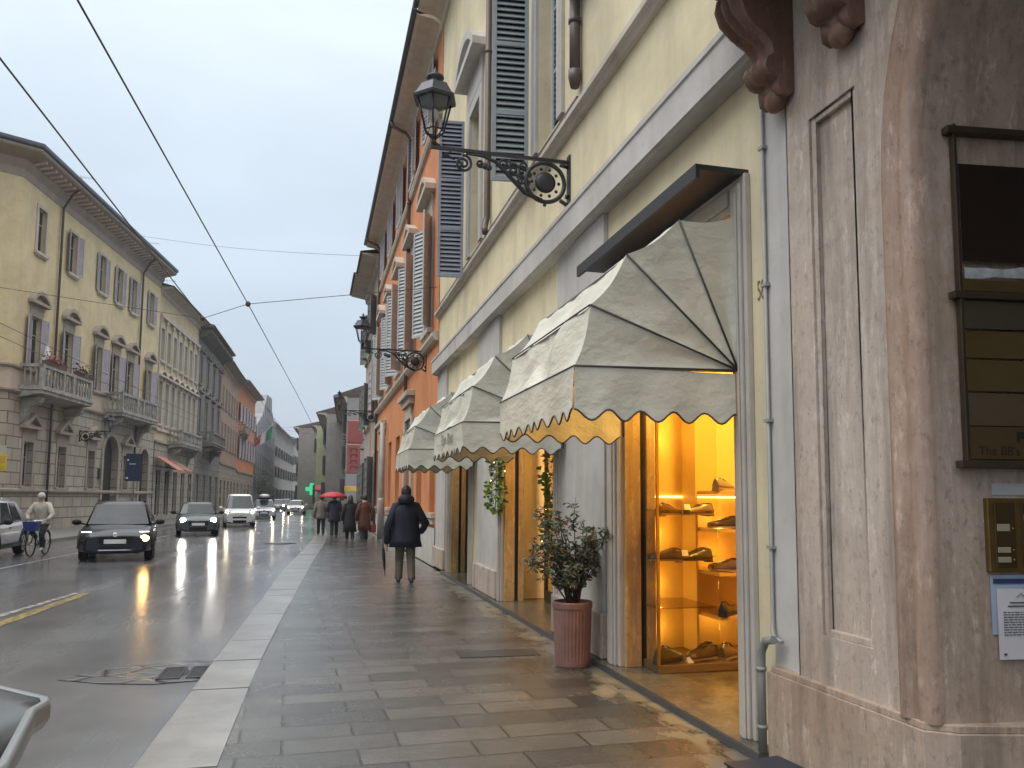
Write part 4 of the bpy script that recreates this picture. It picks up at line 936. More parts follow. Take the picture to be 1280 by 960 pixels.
# ------------------------------------------------------------------ left side of the street
def path_moulding(m, pts, prof, mi=0):
    """prof [(out, z)] swept along a plan polyline; street side is on the right of each segment's -y"""
    P = [Vector((x, y)) for x, y in pts]; rings = []
    nr = []
    for a, b in zip(P, P[1:]): d = (b-a).normalized(); nr.append(Vector((d.y, -d.x)))
    for i, p in enumerate(P):
        if i == 0: o = nr[0]
        elif i == len(P)-1: o = nr[-1]
        else: o = (nr[i-1]+nr[i]) / (1 + nr[i-1].dot(nr[i]))
        rings.append([(p.x+o.x*r, p.y+o.y*r, z) for r, z in prof])
    m.loft(rings, mi, False, True, True); return m
OCH = plaster('ochre_yellow_render', (.60,.50,.30), amt=.25); RUST = stone('rusticated_stone', (.40,.36,.29), w=1.05, h=.52, joint=.022, amt=.5); BEIGE = plaster('beige_band_render', (.50,.42,.33)); WHST = plain('weathered_balcony_stone', (.30,.29,.26), .8, var=.35, sc=3, bump=.3)
TRIMD = plaster('weathered_trim', (.34,.29,.24), amt=.5)
def balcony(name, parent, u0, u1, zf, out, zr, mat=WHST, nb=14, solid=False):
    o = MB().prism([(0,zf-.35),(-out*.75,zf-.18),(-out,zf-.16),(-out,zf),(0,zf)], 'x', u0, u1).box(u0-.05, u1+.05, -out-.06, 0, zf, zf+.1).build(name, mat, parent)
    m = MB(); m.box(u0, u1, -out, -out+.16, zr-.14, zr).box(u0, u0+.16, -out+.16, 0, zr-.14, zr).box(u1-.16, u1, -out+.16, 0, zr-.14, zr)
    m.box(u0+.02, u1-.02, -out+.01, -out+.15, zf+.1, zf+.2).box(u0+.02, u0+.15, -out+.15, 0, zf+.1, zf+.2).box(u1-.15, u1-.02, -out+.15, 0, zf+.1, zf+.2)
    for x in (u0+.09, u1-.09, (u0+u1)/2-.5, (u0+u1)/2+.5): m.box(x-.09, x+.09, -out-.005, -out+.165, zf+.1, zr)
    m.build('rail', mat, o)
    h = zr-.14-zf-.2; m = MB()
    def bal(x, y): m.lathe([(.045,0),(.03,.08*h),(.07,.35*h),(.03,.75*h),(.045,h)], (x, y, zf+.2), 6)
    for i in range(nb): bal(u0+.3+(u1-u0-.6)*i/(nb-1), -out+.08)
    for i in range(3): bal(u0+.08, -out+.3+i*.25); bal(u1-.08, -out+.3+i*.25)
    m.build('balusters', mat, o)
    for x in (u0+.5, u1-.5):
        MB().prism([(0,zf-.35),(-out*.85,zf-.3),(-out*.75,zf-.55),(-out*.35,zf-.75),(-.12,zf-1.4),(0,zf-1.5)], 'x', x-.18, x+.18).build('bracket', mat, o)
    return o
def frame(a, b):
    th = math.atan2(b[0]-a[0], b[1]-a[1]); return (a[0], a[1], 0), R(90)-th, math.hypot(b[0]-a[0], b[1]-a[1])
P1, P2, P3, P4, P5, P6 = (-12.7,37.75), (-10.25,56.3), (-9.35,67.8), (-8.95,82), (-8.8,98), (-8.2,117)
loc, rz, L1_ = frame(P1, P2)
PB = thing('palazzo', 'yellow palazzo with a rusticated stone ground floor, balconies and rounded window hoods', 'building', loc, rz)
SD = (-3.5, 4.8)   # far end of the splayed side wall
cx = [1.9, 5.25, 8.95, 11.45, 13.75, 16.95]
gh = [(c-.45, c+.45, 2.0, 4.0) for c in (1.9, 5.25, 8.75, 13.75)] + [(10.35, 12.45, .0, 5.0), (16.1, 17.6, 0, 4.6)]
m = MB(); wall(m, 0, L1_, 0, 6.1, gh, .35)
def side(q, z0, z1): q.add([(0,0,z0),(SD[0],SD[1],z0),(SD[0],SD[1],z1),(0,0,z1)], [(0,1,2,3)])
side(m, 0, 6.1); m.build('ground_storey', RUST, PB)
m = MB(); wall(m, 0, L1_, 6.1, 7.2); side(m, 6.1, 7.2); m.build('band', BEIGE, PB)
uh = [(c-.5, c+.5, 7.3, 9.75) for c in cx] + [(c-.42, c+.42, 12.7, 14.8) for c in cx]
m = MB(); wall(m, 0, L1_, 7.2, 16.5, uh, .22); side(m, 7.2, 16.5)
m.add([(L1_,0,0),(L1_,12,0),(L1_,12,16.5),(L1_,0,16.5)], [(0,1,2,3)]); m.add([(SD[0],SD[1],0),(-3.5,12,0),(-3.5,12,16.5),(SD[0],SD[1],16.5)], [(0,1,2,3)]); m.build('wall', OCH, PB)
pth = [SD, (0,0), (L1_,0)]
m = MB()
path_moulding(m, pth, [(0,1.72),(.10,1.74),(.14,1.80),(.14,1.88),(0,1.92)]); path_moulding(m, pth, [(0,6.02),(.08,6.04),(.16,6.12),(.16,6.20),(0,6.24)]); path_moulding(m, pth, [(0,7.10),(.06,7.12),(.12,7.18),(.12,7.26),(0,7.3)])
m.build('string_course', TRIMD, PB)
m = MB(); path_moulding(m, pth, [(0,15.55),(.03,15.56),(.05,15.9),(.12,16.0),(.2,16.1),(.2,16.3),(.9,16.5),(.95,16.56),(.95,16.66),(0,16.7)]); m.build('cornice', TRIMD, PB)
m = MB(); path_moulding(m, pth, [(.0,16.67),(1.02,16.67),(1.06,16.74),(1.06,16.86),(.98,16.9),(0,17.3)]); m.build('eaves_gutter', LEAD, PB)
m = MB(); m.prism([(-.9,16.92),(6,19),(12,16.9),(6,17.3),(-.6,16.88)], 'x', .3, L1_); m.build('roof', ROOFT, PB)
bracket_row('eaves_brackets', PB, .2, L1_-.1, 38, 16.46, .72, plain('pale_bracket', (.55,.5,.45), .8), .24, .16, y=-.02)
for i, c in enumerate(cx):
    window(PB, c, 7.3, .95, 2.4, .2, TRIMD, .13, ped='arc', pedh=.5, gap=.42, shut=SHUTL, ang=(14, 22, 30, 20, 18, 25)[i], slats=26)
    window(PB, c, 12.7, .80, 2.05, .2, CREAM, .14, shut=None if i == 0 else SHUTL, ang=(0, 22, 6, 6, 8, 6)[i], slats=22)
for c in (1.9, 5.25, 8.75, 13.75): window(PB, c, 2.0, .86, 2.0, .3, TRIMD, .17, ped='tri', pedh=.6, gap=.42)
# portal and side arch
for a, b, zt in ((10.35, 12.45, 5.0), (16.1, 17.6, 4.6)):
    q = MB(); r = (b-a)/2; c = (a+b)/2; n = 12; zs = zt - r
    for s in (-1, 1):
        pts = [(c+s*r*math.sin(math.pi/2*i/n), zs+r*math.cos(math.pi/2*i/n)) for i in range(n+1)]
        q.prism(pts + [(c+s*(r+.0), zt)], 'y', .002, .34)
    for i in range(2*n):
        t0, t1 = math.pi*i/(2*n), math.pi*(i+1)/(2*n); q.prism([(c-r*math.cos(t0), zs+r*math.sin(t0)), (c-r*math.cos(t1), zs+r*math.sin(t1)), (c-(r+.25)*math.cos(t1), zs+(r+.25)*math.sin(t1)), (c-(r+.25)*math.cos(t0), zs+(r+.25)*math.sin(t0))], 'y', -.08, 0)
    q.box(a-.25, a-.001, -.08, 0, 0, zs).box(b+.001, b+.25, -.08, 0, 0, zs); q.build('portal_arch', TRIMD, PB)
    q = MB(); q.box(a+.005, b-.005, .3, .34, .02, zs+.0); q.prism([(c+(r-.01)*math.cos(math.pi*i/16), zs+.002+(r-.01)*math.sin(math.pi*i/16)) for i in range(17)], 'y', .3, .34); d_ = q.build('portal_door', plain('near_black_door_wood', (.03,.025,.022), .5), PB)
balcony('balcony', PB, .7, 6.0, 6.25, 1.0, 7.4, nb=16); balcony('balcony', PB, 10.1, 16.0, 6.25, 1.0, 7.4, nb=18)
for u in (3.7, 14.9):
    q = MB(); q.tube([(u,-.95,16.6),(u,-.5,16.2),(u,-.12,15.5),(u,-.12,.1)], .06, 8); q.build('downpipe', PIPE, PB)
q = MB(); q.box(9.75, 10.0, -.12, 0, 2.55, 3.1); q.build('letter_box', plain('dark_letter_box', (.05,.05,.05), .5), PB)
# things on the palazzo's balcony
loc_w = lambda u, y, z, lc=loc, r=rz: (lc[0]+u*math.cos(r)-y*math.sin(r), lc[1]+u*math.sin(r)+y*math.cos(r), z)
FLR = leafmat('red_geranium', (.30,.03,.03), (.42,.07,.05)); FLG = leafmat('balcony_leaf', (.03,.05,.02), (.07,.10,.04))
def flowerbox(u, y, z, w, label, red):
    t = thing('flower_box', label, 'flower box', loc_w(u, y, z), rz, 'flower boxes on the palazzo balcony')
    MB().box(-w/2, w/2, -.1, .1, 0, .18).build('trough', plain('brown_trough', (.12,.06,.04), .8), t)
    m = MB(); rp = random.Random(int(u*10))
    for i in range(170): p = Vector((rp.uniform(-w/2, w/2), rp.uniform(-.18,.12), rp.uniform(.12,.42 + .2*math.sin(i)))); leaf_mesh(m, p, Vector((rp.uniform(-1,1), rp.uniform(-1,1), rp.uniform(-.3,1))), rp.uniform(.08,.15), .8, 1 if rp.random() < red else 0)
    m.build('plants', [FLG, FLR], t)
flowerbox(1.9, -.92, 7.405, 2.0, 'flower box with red blooms on the near end of the palazzo balcony', .55); flowerbox(4.9, -.92, 7.405, 1.6, 'dark green flower box on the far end of the palazzo balcony', .12)
t = thing('folded_parasol', 'folded white parasol leaning behind the red flowers of the balcony', 'parasol', loc_w(2.2, -.45, 6.36), rz)
m = MB(); m.tube([(0,0,0),(.05,.1,2.2)], .02, 6); m.build('pole', FRAMEW, t)
m = MB(); m.loft([[((.34-.30*f**.8)*(1+.18*(j % 2))*math.cos(j*math.pi/8)+.05*f, (.34-.30*f**.8)*(1+.18*(j % 2))*math.sin(j*math.pi/8)+.05, 1.05+1.1*f) for j in range(16)] for f in (0,.3,.6,.85,1)], 0, True); m.build('canopy', plain('white_canvas', (.6,.58,.56), .8), t)
# left wall lanterns
wall_lantern(loc_w(7.2, 0, 4.95), rz-R(90), 'iron wall lantern on the stone front of the yellow palazzo', 1.5)
# neighbour house beyond the side street, standing to the left of the picture
house('ochre_corner_house', 'ochre house on the left side standing nearest the camera', (-13.4, 6, 0), R(90), 22, 14, 9, plaster('ochre_wall', (.5,.38,.2)), [(1.0,1.2,2.6,5,SIM),(5.4,1.0,2.2,6,SIM),(9.6,1.0,2.0,6,SIM)], .8, 2.0)
wall_lantern((-13.4, 27.5, 10.6), 0, 'dark iron lantern tip poking in at the left edge of the picture', 1.75)

# second to fifth houses of the left row
loc, rz, L2_ = frame(P2, P3)
BG2 = plaster('pale_buff_render', (.56,.47,.29))
H2 = house('pilastered_house', 'buff house with white pilasters and rows of tall windows next to the palazzo', loc, rz, L2_, 15.7, 11, BG2,
  [(.3,1.25,3.1,5,dict(sw=.14,sill=False)),(6.5,.82,2.9,7,dict(sw=.12,ped='arc',pedh=.35,gap=.12,shut=plain('cream_shutter', (.46,.42,.36), .7),ang=10,slats=22)),(10.8,.8,2.2,7,dict(sw=.14,shut=plain('cream_shutter', (.46,.42,.36), .7),ang=6,slats=20))], .75, 1.6, CREAM, RUST, 5.2)
q = MB()
for i in range(8): x = L2_*i/7; q.box(max(.01, x-.16), min(L2_-.01, x+.16), -.10, 0, 6.2, 13.4); q.box(max(.01, x-.24), min(L2_-.01, x+.24), -.16, 0, 13.4, 13.65)
q.box(.01, L2_-.01, -.2, 0, 13.66, 13.9); q.box(.01, L2_-.01, -.14, 0, 6.0, 6.2); q.build('pilasters', CREAM, H2)
balcony('balcony', H2, 3.2, 9.6, 5.3, 1.0, 6.3, nb=16)
for i in range(2):
    t = thing('sun_blind', ['faded red sun blind over the shop next to the palazzo, nearer one', 'dull red brown sun blind, the farther of the two by the palazzo'][i], 'awning', (loc[0]+math.cos(rz)*(1.1+2.6*i)+.15*math.sin(rz), loc[1]+math.sin(rz)*(1.1+2.6*i)-.15*math.cos(rz), 3.35), rz, 'red sun blinds on the left row')
    m = MB(); m.loft([[(-1.1,-.02,.95),(-1.1,-.7,.5),(-1.1,-1.35,.05),(-1.1,-1.36,-.15)], [(1.1,-.02,.95),(1.1,-.7,.5),(1.1,-1.35,.05),(1.1,-1.36,-.15)]], 0, False, closed=False, cap=False); m.build('canvas', plain('red_blind_canvas' + str(i), (.42,.17,.13) if i == 0 else (.25,.13,.10), .8), t)
    m = MB(); m.tube([(-1.08,0,.3),(-1.08,-1.33,.03),(1.08,-1.33,.03),(1.08,0,.3)], .02, 6); m.build('arms', IRON, t)
loc, rz, L3_ = frame(P3, P4)
DG = plaster('sooty_grey_render', (.20,.185,.165), (.07,.06,.05), .6); DGT = plaster('sooty_stone_trim', (.23,.21,.185), (.06,.055,.05), .6)
H3 = house('sooty_house', 'sooty dark grey house with carved fronts and a heavy bracketed cornice', loc, rz, L3_, 15.6, 11, DG,
  [(.3,1.4,3.2,4,dict(sw=.2,sill=False)),(6.9,1.0,2.9,4,dict(sw=.22,ped='tri',pedh=.5,gap=.2)),(11.0,1.0,2.3,4,dict(sw=.2,ped='arc',pedh=.3,gap=.1))], 1.1, 1.4, DGT, stone('sooty_ashlar', (.22,.2,.175)), 5.6)
bracket_row('cornice_brackets', H3, .1, L3_-.1, 22, 15.3, .9, DGT, .7, .2, y=-.1); balcony('balcony', H3, 1.4, 8.6, 6.0, 1.25, 7.0, DGT, nb=16)
loc, rz, L4_ = frame(P4, P5)
BR = plaster('brown_pink_render', (.36,.24,.18)); H4 = house('brown_house', 'brown pink house with plain rows of windows in the middle of the left row', loc, rz, L4_, 15.0, 11, BR,
  [(.4,1.3,2.9,5,dict(sw=.12,sill=False)),(6.6,.95,2.5,6,dict(sw=.16)),(10.6,.95,2.1,6,dict(sw=.16))], .95, 1.4, TRIMD, stone('brown_ashlar', (.34,.28,.23)), 4.9)
loc, rz, L5_ = frame(P5, P6)
H5 = house('orange_row_house', 'deep orange house with balconies at the far end of the left row', loc, rz, L5_, 15.4, 11, plaster('deep_orange_render', (.55,.22,.10)),
  [(.4,1.3,2.9,5,dict(sw=.12,sill=False)),(6.4,1.0,2.5,6,dict(sw=.16,shut=SHUTL,ang=25,slats=8)),(10.8,1.0,2.1,6,dict(sw=.16,shut=SHUTL,ang=25,slats=8))], 1.15, 1.6, TRIMD, stone('brown_ashlar', (.34,.28,.23)), 4.6)
balcony('balcony', H5, 1.0, 6.0, 9.4, .8, 10.3, TRIMD, nb=10)
# scaffolded church tower wrapped in sheeting
CH = thing('wrapped_church', 'church front wrapped in pale scaffold sheeting behind the tricolour flag', 'church', (-8.0, 119, 0), R(88))
SHEET = plain('pale_scaffold_sheeting', (.18,.18,.19), .8, var=.2, sc=.5)
m = MB(); m.prism([(0,0),(30,0),(30,15),(24,16),(22,18.6),(14,18.2),(8,14.5),(0,12.0)], 'y', 0, 2.2); m.build('sheeting', SHEET, CH)
m = MB()
for i in range(11): m.tube([(i*3, -.12, 0), (i*3, -.12, (12,13,14.2,15.2,16.5,18.0,18.3,18.4,16.2,15.6,15)[i])], .05, 5)
for k in range(8): m.tube([(0 if k < 5 else 12, -.15, 2+k*2), (30 if k < 7 else 24, -.15, 2+k*2)], .05, 5)
m.build('scaffold_poles', plain('scaffold_steel', (.25,.25,.26), .5, .6), CH)
FLAG = thing('tricolour_flag', 'green white and red flag on a pole jutting from the left row', 'flag', (-8.3, 113, 8.4))
m = MB(); m.tube([(0,0,0),(2.75,-.1,3.2)], .04, 6); m.ell((2.77,-.1,3.25), (.07,.07,.07), 8, 5); m.build('pole', plain('flag_pole_white', (.5,.5,.5), .4), FLAG)
for i, c in enumerate(((.02,.20,.09), (.55,.55,.53), (.40,.03,.05))):
    q = MB(); rows = []
    for j in range(7):
        v = j/6; rows.append([(2.70-.75*i*.9-.7*(k/5) - .25*v*(1 if i else .3), .12*math.sin(3*v+k+i*5)*.6, 3.05 - .62*i*1.0 - .55*(k/5) - 1.7*v*(1 if i < 2 else .75)) for k in range(6)])
    q.loft(rows, 0, True, closed=False, cap=False); q.build(['green_stripe','white_stripe','red_stripe'][i], plain('flag_cloth_%d' % i, c, .8), FLAG)
FARW = plaster('hazy_far_wall', (.34,.31,.29))
house('far_house', 'grey pitched roof house beyond the wrapped church', (-8.2, 150, 0), R(87), 62, 15.5, 12, FARW, [(.5,1.3,2.8,8,SIM),(5.6,1.0,2.2,10,SIM),(9.8,1.0,2.0,10,SIM)], 1.0, 3.5)
house('far_house', 'tall pale house at the far left end of the street', (-5.4, 213, 0), R(87), 60, 17, 12, plaster('hazy_pale_wall', (.42,.39,.37)), [(.5,1.3,2.8,8,SIM),(6,1.0,2.2,9,SIM),(10.6,1.0,2.2,9,SIM)], .9, 2.0)
house('far_house', 'faint end house closing the street on the left in the mist', (-3.6, 275, 0), R(86), 60, 15, 12, FARW, [(.5,1.3,2.8,8,SIM),(6,1.0,2.2,9,SIM)], .9, 2.0)
# ------------------------------------------------------------------ cars
TYRE = plain('tyre_rubber', (.010,.010,.011), .75, spec=.15); RIM = plain('alloy_rim', (.28,.28,.29), .35, .8); TRIMB = plain('black_car_trim', (.010,.010,.011), .55, spec=.2)
CGL = plain('car_window_glass', (.02,.03,.034), .03, spec=.32, var=.3); CHR = plain('chrome', (.6,.6,.62), .15, 1.0, var=.03)
def paint_mat(name, c, rough=.22):
    if name in _mc: return _mc[name]
    t = NT(name); t.set(base=c, rough=rough+.1, metal=.15, coat=.4, spec=.3); t.b.inputs['Coat Roughness'].default_value = .06
    t.bump(t.noise(120, 3), .06, .003); _mc[name] = t.mat; return t.mat
def interp(tab, y):
    for (a, va), (b, vb) in zip(tab, tab[1:]):
        if a <= y <= b: f = (y-a)/(b-a); return va + (vb-va)*(f*f*(3-2*f)*.5 + f*.5)
    return tab[0][1] if y < tab[0][0] else tab[-1][1]
def car(name, label, loc, rz, L=4.2, W=1.8, H=1.55, paint=None, nose=.78, belt=.98, hood=(.92,.26), ws=(.24,.42), rear=(.83,.97), kind='suv', lamps='slim', lampcol=(1,.95,.85), lampe=30, clad=True, rails=False, indicator=None, fog=None, wheel_r=.335, cat='car', grp='cars driving towards the camera', plate=True, box=False, headlit=True):
    """front towards -y; stations along the length; wheel arches cut by raising the lower edge of the side"""
    t = thing(name, label, cat, loc, rz, grp); h = L/2; w = W/2
    fa, ra = -h + .205*L, h - .185*L
    T = [(-h, nose-.14), (-h+.04*L, nose-.02), (-h+.10*L, nose+.05), (-h+hood[1]*L, hood[0]), (-h+rear[0]*L, belt), (h-.015*L, belt-.06), (h, belt-.16)]
    Wt = [(-h, .74*w), (-h+.03*L, .87*w), (-h+.09*L, .96*w), (-h+.2*L, w), (h-.2*L, w), (h-.05*L, .93*w), (h, .84*w)]
    rings = []; N = 64; ar = wheel_r + .055
    for i in range(N+1):
        y = -h + L*i/N; zt = interp(T, y); ww = interp(Wt, y); zs = .27
        endf = max(0, 1 - min(y+h, h-y)/(.06*L)); zs += .05*endf
        for c in (fa, ra):
            if abs(y-c) < ar: zs = max(zs, wheel_r + math.sqrt(ar*ar-(y-c)**2))
        zf = .2 + .06*endf; zm = min(zt-.2, .62)
        half = [(0,zf), (.66*ww,zf), (.68*ww, max(zf+.01, zs-.02)), (.975*ww, zs), (ww*.995, max(zs+.01, min(.5, zt-.22))), (ww, max(zs+.03, zm)), (ww*.985, max(zs+.05, zt-.13)), (ww*.93, max(zs+.07, zt-.035)), (ww*.72, zt+.0), (ww*.35, zt+.02), (0, zt+.025)]
        rings.append([(x, y, z) for x, z in half] + [(-x, y, z) for x, z in half[-2:0:-1]])
    m = MB(); m.loft(rings, 0, True); body = m.build('body', paint, t)
    # greenhouse
    y1, y2, y3, y4 = [-h + f*L for f in (ws[0], ws[1], rear[0], rear[1])]
    zb = interp(T, y1) - .02; zb2 = belt - .04; zr = H
    def rring(y0, yb, hw, z, zbk, bow=.06): return [(-hw,y0+bow,z),(-hw*.6,y0+.01,z),(0,y0,z),(hw*.6,y0+.01,z),(hw,y0+bow,z),(hw*1.0,(y0+yb)/2,(z+zbk)/2),(hw,yb-.03,zbk),(hw*.6,yb,zbk),(-hw*.6,yb,zbk),(-hw,yb-.03,zbk),(-hw*1.0,(y0+yb)/2,(z+zbk)/2)]
    r0 = rring(y1, y4, w*.90, zb, zb2, .16); r1 = rring(y2, y3, w*.70, zr-.07, zr-.10); r2 = rring(y2+.10, y3-.10, w*.60, zr-.015, zr-.04); r3 = rring(y2+.5, y3-.4, w*.3, zr, zr-.01)
    m = MB(); m.loft([r0, r1, r2, r3], 0, True); m.build('roof', paint, t)
    def gl(nm, a, b, c, d, k=.9, off=.012):
        q = [Vector(p) for p in (a, b, c, d)]; cen = sum(q, Vector())/4; n = (q[1]-q[0]).cross(q[3]-q[0]).normalized()
        if n.dot(cen - Vector((0, 0, .9))) < 0: n = -n
        g_ = MB(); g_.add([cen + (p-cen)*k + n*off for p in q] + [cen + (p-cen)*k + n*(off-.02) for p in q], [(0,1,2,3),(0,1,5,4),(1,2,6,5),(2,3,7,6),(3,0,4,7)]); return g_.build(nm, CGL, t)
    # curved windscreen: strip between the front edges of r0 and r1
    q = MB(); e0 = [Vector(p) for p in r0[:5]]; e1 = [Vector(p) for p in r1[:5]]; up = []; lo = []
    for p, s in zip(e0, e1): d = s-p; lo.append(p + d*.07 + Vector((-p.x*.06, -.018, .012))); up.append(p + d*.93 + Vector((-s.x*.06, -.018, .012)))
    q.loft([lo, up], 0, True, closed=False, cap=False); q.build('windscreen', CGL, t)
    for s in (-1, 1):
        A, B = Vector((s*w*.90, y1+.16, zb)), Vector((s*w*.90, y4-.03, zb2)); Cc, D = Vector((s*w*.70, y3-.03, zr-.10)), Vector((s*w*.70, y2+.06, zr-.07))
        f1 = .47
        gl('side_window', A.lerp(B,.12)+Vector((0,0,.03)), A.lerp(B,f1)+Vector((0,0,.03)), D.lerp(Cc,f1), D.lerp(Cc,.06), .9)
        if kind != 'van':
            gl('side_window', A.lerp(B,f1+.03)+Vector((0,0,.03)), A.lerp(B,.80)+Vector((0,0,.03)), D.lerp(Cc,.86), D.lerp(Cc,f1+.03), .9)
    gl('rear_window', (-w*.7,y4-.0,zb2+.05), (w*.7,y4-.0,zb2+.05), (w*.58,y3,zr-.12), (-w*.58,y3,zr-.12), .9)
    # wheels
    for sx in (-1, 1):
        for c in (fa, ra):
            q = MB(); q.lathe([(wheel_r*.62,-.10),(wheel_r*.95,-.10),(wheel_r,-.07),(wheel_r,.07),(wheel_r*.95,.10),(wheel_r*.62,.10)], n=24)
            q.xf(Matrix.Rotation(R(90), 4, 'Y')); wh = q.build('wheel', TYRE, t, (sx*(w-.115), c, wheel_r))
            q = MB(); q.lathe([(0,.0),(wheel_r*.2,.012),(wheel_r*.22,0)], n=12, cap=False)
            q.lathe([(wheel_r*.56,0),(wheel_r*.64,.008),(wheel_r*.64,-.05),(wheel_r*.56,-.05)], n=24, cap=False)
            for k in range(5):
                a = 2*math.pi*k/5; ca, sa = math.cos(a), math.sin(a)
                q.prism([(ca*.03-sa*.035, sa*.03+ca*.035), (ca*wheel_r*.6-sa*.022, sa*wheel_r*.6+ca*.022), (ca*wheel_r*.6+sa*.022, sa*wheel_r*.6-ca*.022), (ca*.03+sa*.035, sa*.03-ca*.035)], 'z', -.02, .004)
            q.xf(Matrix.Translation((sx*.102, 0, 0)) @ Matrix.Rotation(R(90*sx), 4, 'Y')); q.build('rim', RIM, wh)
            q = MB()
            pts = [(c + ar*math.cos(a), wheel_r + ar*math.sin(a)) for a in [math.pi*i/16 for i in range(17)]]
            if clad:
                pts2 = [(c + (ar+.06)*math.cos(a), wheel_r + (ar+.06)*math.sin(a)) for a in [math.pi*i/16 for i in range(17)]]
                for i in range(16): q.prism([pts[i], pts[i+1], pts2[i+1], pts2[i]], 'x', sx*(w-.12), sx*(w+.012))
                q.build('wheel_arch', TRIMB, t)
    # front: grille, bumper intake, plate, lamps
    def fy(x, z): # front surface y at lateral x
        return -h + .22*(abs(x)/w)**2.2*.6
    def fpanel(nm, x0, x1, z0, z1, mt, off=.012, n=8, parent=None, tilt=0.0):
        q = MB(); lo = []; up = []
        for i in range(n+1):
            x = x0 + (x1-x0)*i/n; lo.append((x, fy(x,z0)-off, z0)); up.append((x, fy(x,z1)-off+tilt, z1))
        q.loft([lo, up, [(x, y+.04, z) for x, y, z in up]], 0, False, closed=False, cap=False); q.loft([lo, [(x, y+.04, z) for x, y, z in lo]], 0, False, closed=False, cap=False)
        return q.build(nm, mt, parent or t)
    fpanel('bumper', -.80*w, .80*w, .25, .40, TRIMB, .018)
    if kind == 'van': fpanel('grille', -.42*w, .42*w, .50, .60, TRIMB, .02)
    elif kind == 'mini':
        fpanel('grille', -.56*w, .56*w, .47, .66, TRIMB, .022); fpanel('chrome_bar', -.58*w, .58*w, .665, .685, CHR, .03)
    else:
        fpanel('grille', -.60*w, .60*w, .46, .66, TRIMB, .022); fpanel('chrome_bar', -.42*w, .42*w, .295, .325, CHR, .03)
    if plate: fpanel('number_plate', -.26, .26, .475 if kind != 'van' else .40, .585 if kind != 'van' else .51, plain('white_number_plate', (.62,.62,.62), .4), .04)
    if kind != 'mini': q = MB(); q.lathe([(.03,0),(.075,0),(.075,.012),(.06,.016)], n=16); q.xf(Matrix.Translation((0, fy(0,.7)-.025, .70)) @ Matrix.Rotation(R(90), 4, 'X') @ Matrix.Diagonal((1,.72,1,1))); q.build('emblem', CHR, t)
    LG = glow('lamp_glow_%s' % name, lampcol, lampe) if headlit else plain('unlit_lamp', (.5,.5,.52), .15)
    for s in (-1, 1):
        if lamps == 'round':
            q = MB(); q.lathe([(.105,0),(.12,.0),(.12,.03),(.105,.03)], n=20, cap=False); M_ = Matrix.Translation((s*.70*w, fy(.70*w,.7)-.012, .71)) @ Matrix.Rotation(R(90), 4, 'X'); q.xf(M_); hl = q.build('headlight', CHR, t)
            q = MB(); q.lathe([(.0,.03),(.06,.026),(.105,.012)], n=20, cap=False); q.xf(M_); q.build('lit_lens', LG, hl)
        elif lamps == 'slim':
            hl = fpanel('headlight', s*.62*w, s*.88*w, nose-.015, nose+.006, glow('daylight_strip', (.9,.95,1), 2.5), .012)
            fpanel('headlight', s*.66*w, s*.90*w, .55, .66, plain('smoked_lamp', (.03,.03,.03), .1), .02)
        else:
            hl = fpanel('headlight', s*.58*w, s*.92*w, nose-.13, nose+.05, plain('clear_lamp', (.35,.36,.38), .1), .016, tilt=.03)
            q = MB(); q.lathe([(.0,.02),(.05,.016),(.075,0)], n=16, cap=False); q.xf(Matrix.Translation((s*.76*w, fy(.76*w,.7)-.018, nose-.04)) @ Matrix.Rotation(R(90), 4, 'X')); q.build('lit_lens', LG, hl)
        if fog:
            q = MB(); q.lathe([(.0,.02),(.04,.015),(.055,0)], n=14, cap=False); q.xf(Matrix.Translation((s*.66*w, fy(.66*w,.4)-.02, .41)) @ Matrix.Rotation(R(90), 4, 'X')); q.build('fog_lamp', LG, t)
        # mirrors
        q = MB(); q.ell((s*(w+.13), y1+.32, zb+.10), (.12,.07,.08), 12, 8); q.tube([(s*w*.9, y1+.34, zb+.04), (s*(w+.08), y1+.33, zb+.08)], .025, 6); q.build('mirror', TRIMB if clad else paint, t)
        q = MB(); q.box(s*w*.99-.01, s*w*.99+.02, -.12, .04, .80, .825); q.build('door_handle', TRIMB, t)
        for yy in (y1+.30, -.02 if kind != 'mini' else .25, .95):
            pass
        if rails: q = MB(); q.tube([(s*w*.64, y2+.25, zr-.03), (s*w*.64, y2+.35, zr+.02), (s*w*.64, y3-.35, zr+.0), (s*w*.64, y3-.25, zr-.06)], .016, 6); q.build('roof_rail', CHR if rails == 'c' else TRIMB, t)
    if clad:
        for s in (-1, 1): q = MB(); q.box(s*(w-.03), s*(w+.01), fa+ar+.05, ra-ar-.05, .27, .38); q.build('sill_trim', TRIMB, t)
    if indicator:
        q = MB(); q.lathe([(.0,.03),(.07,.025),(.10,0)], n=18, cap=False); q.xf(Matrix.Translation((.76*w, fy(.76*w,.6)-.03, .605)) @ Matrix.Rotation(R(90), 4, 'X') @ Matrix.Diagonal((1.15,.8,1,1))); q.build('headlight', glow('amber_lamp_glow', (1,.55,.14), 34), t)
    q = MB(); q.box(-w*.6, w*.6, h-.02, h+.012, .30, .5); q.build('rear_bumper', TRIMB, t)
    for s in (-1, 1): q = MB(); q.box(s*w*.62, s*w*.86, h-.08, h+.004, belt-.32, belt-.18); q.build('tail_light', plain('red_tail_lamp', (.25,.01,.01), .2), t)
    return t
CT = (1, .86, .62)
car('parked_suv', 'silver crossover car entering at the left edge behind the cyclist', (-8.95, 24.6, -.1), R(4), 4.4, 1.82, 1.60, paint_mat('silver_paint', (.42,.42,.43)), rails='c', grp=None, lamps='slim')
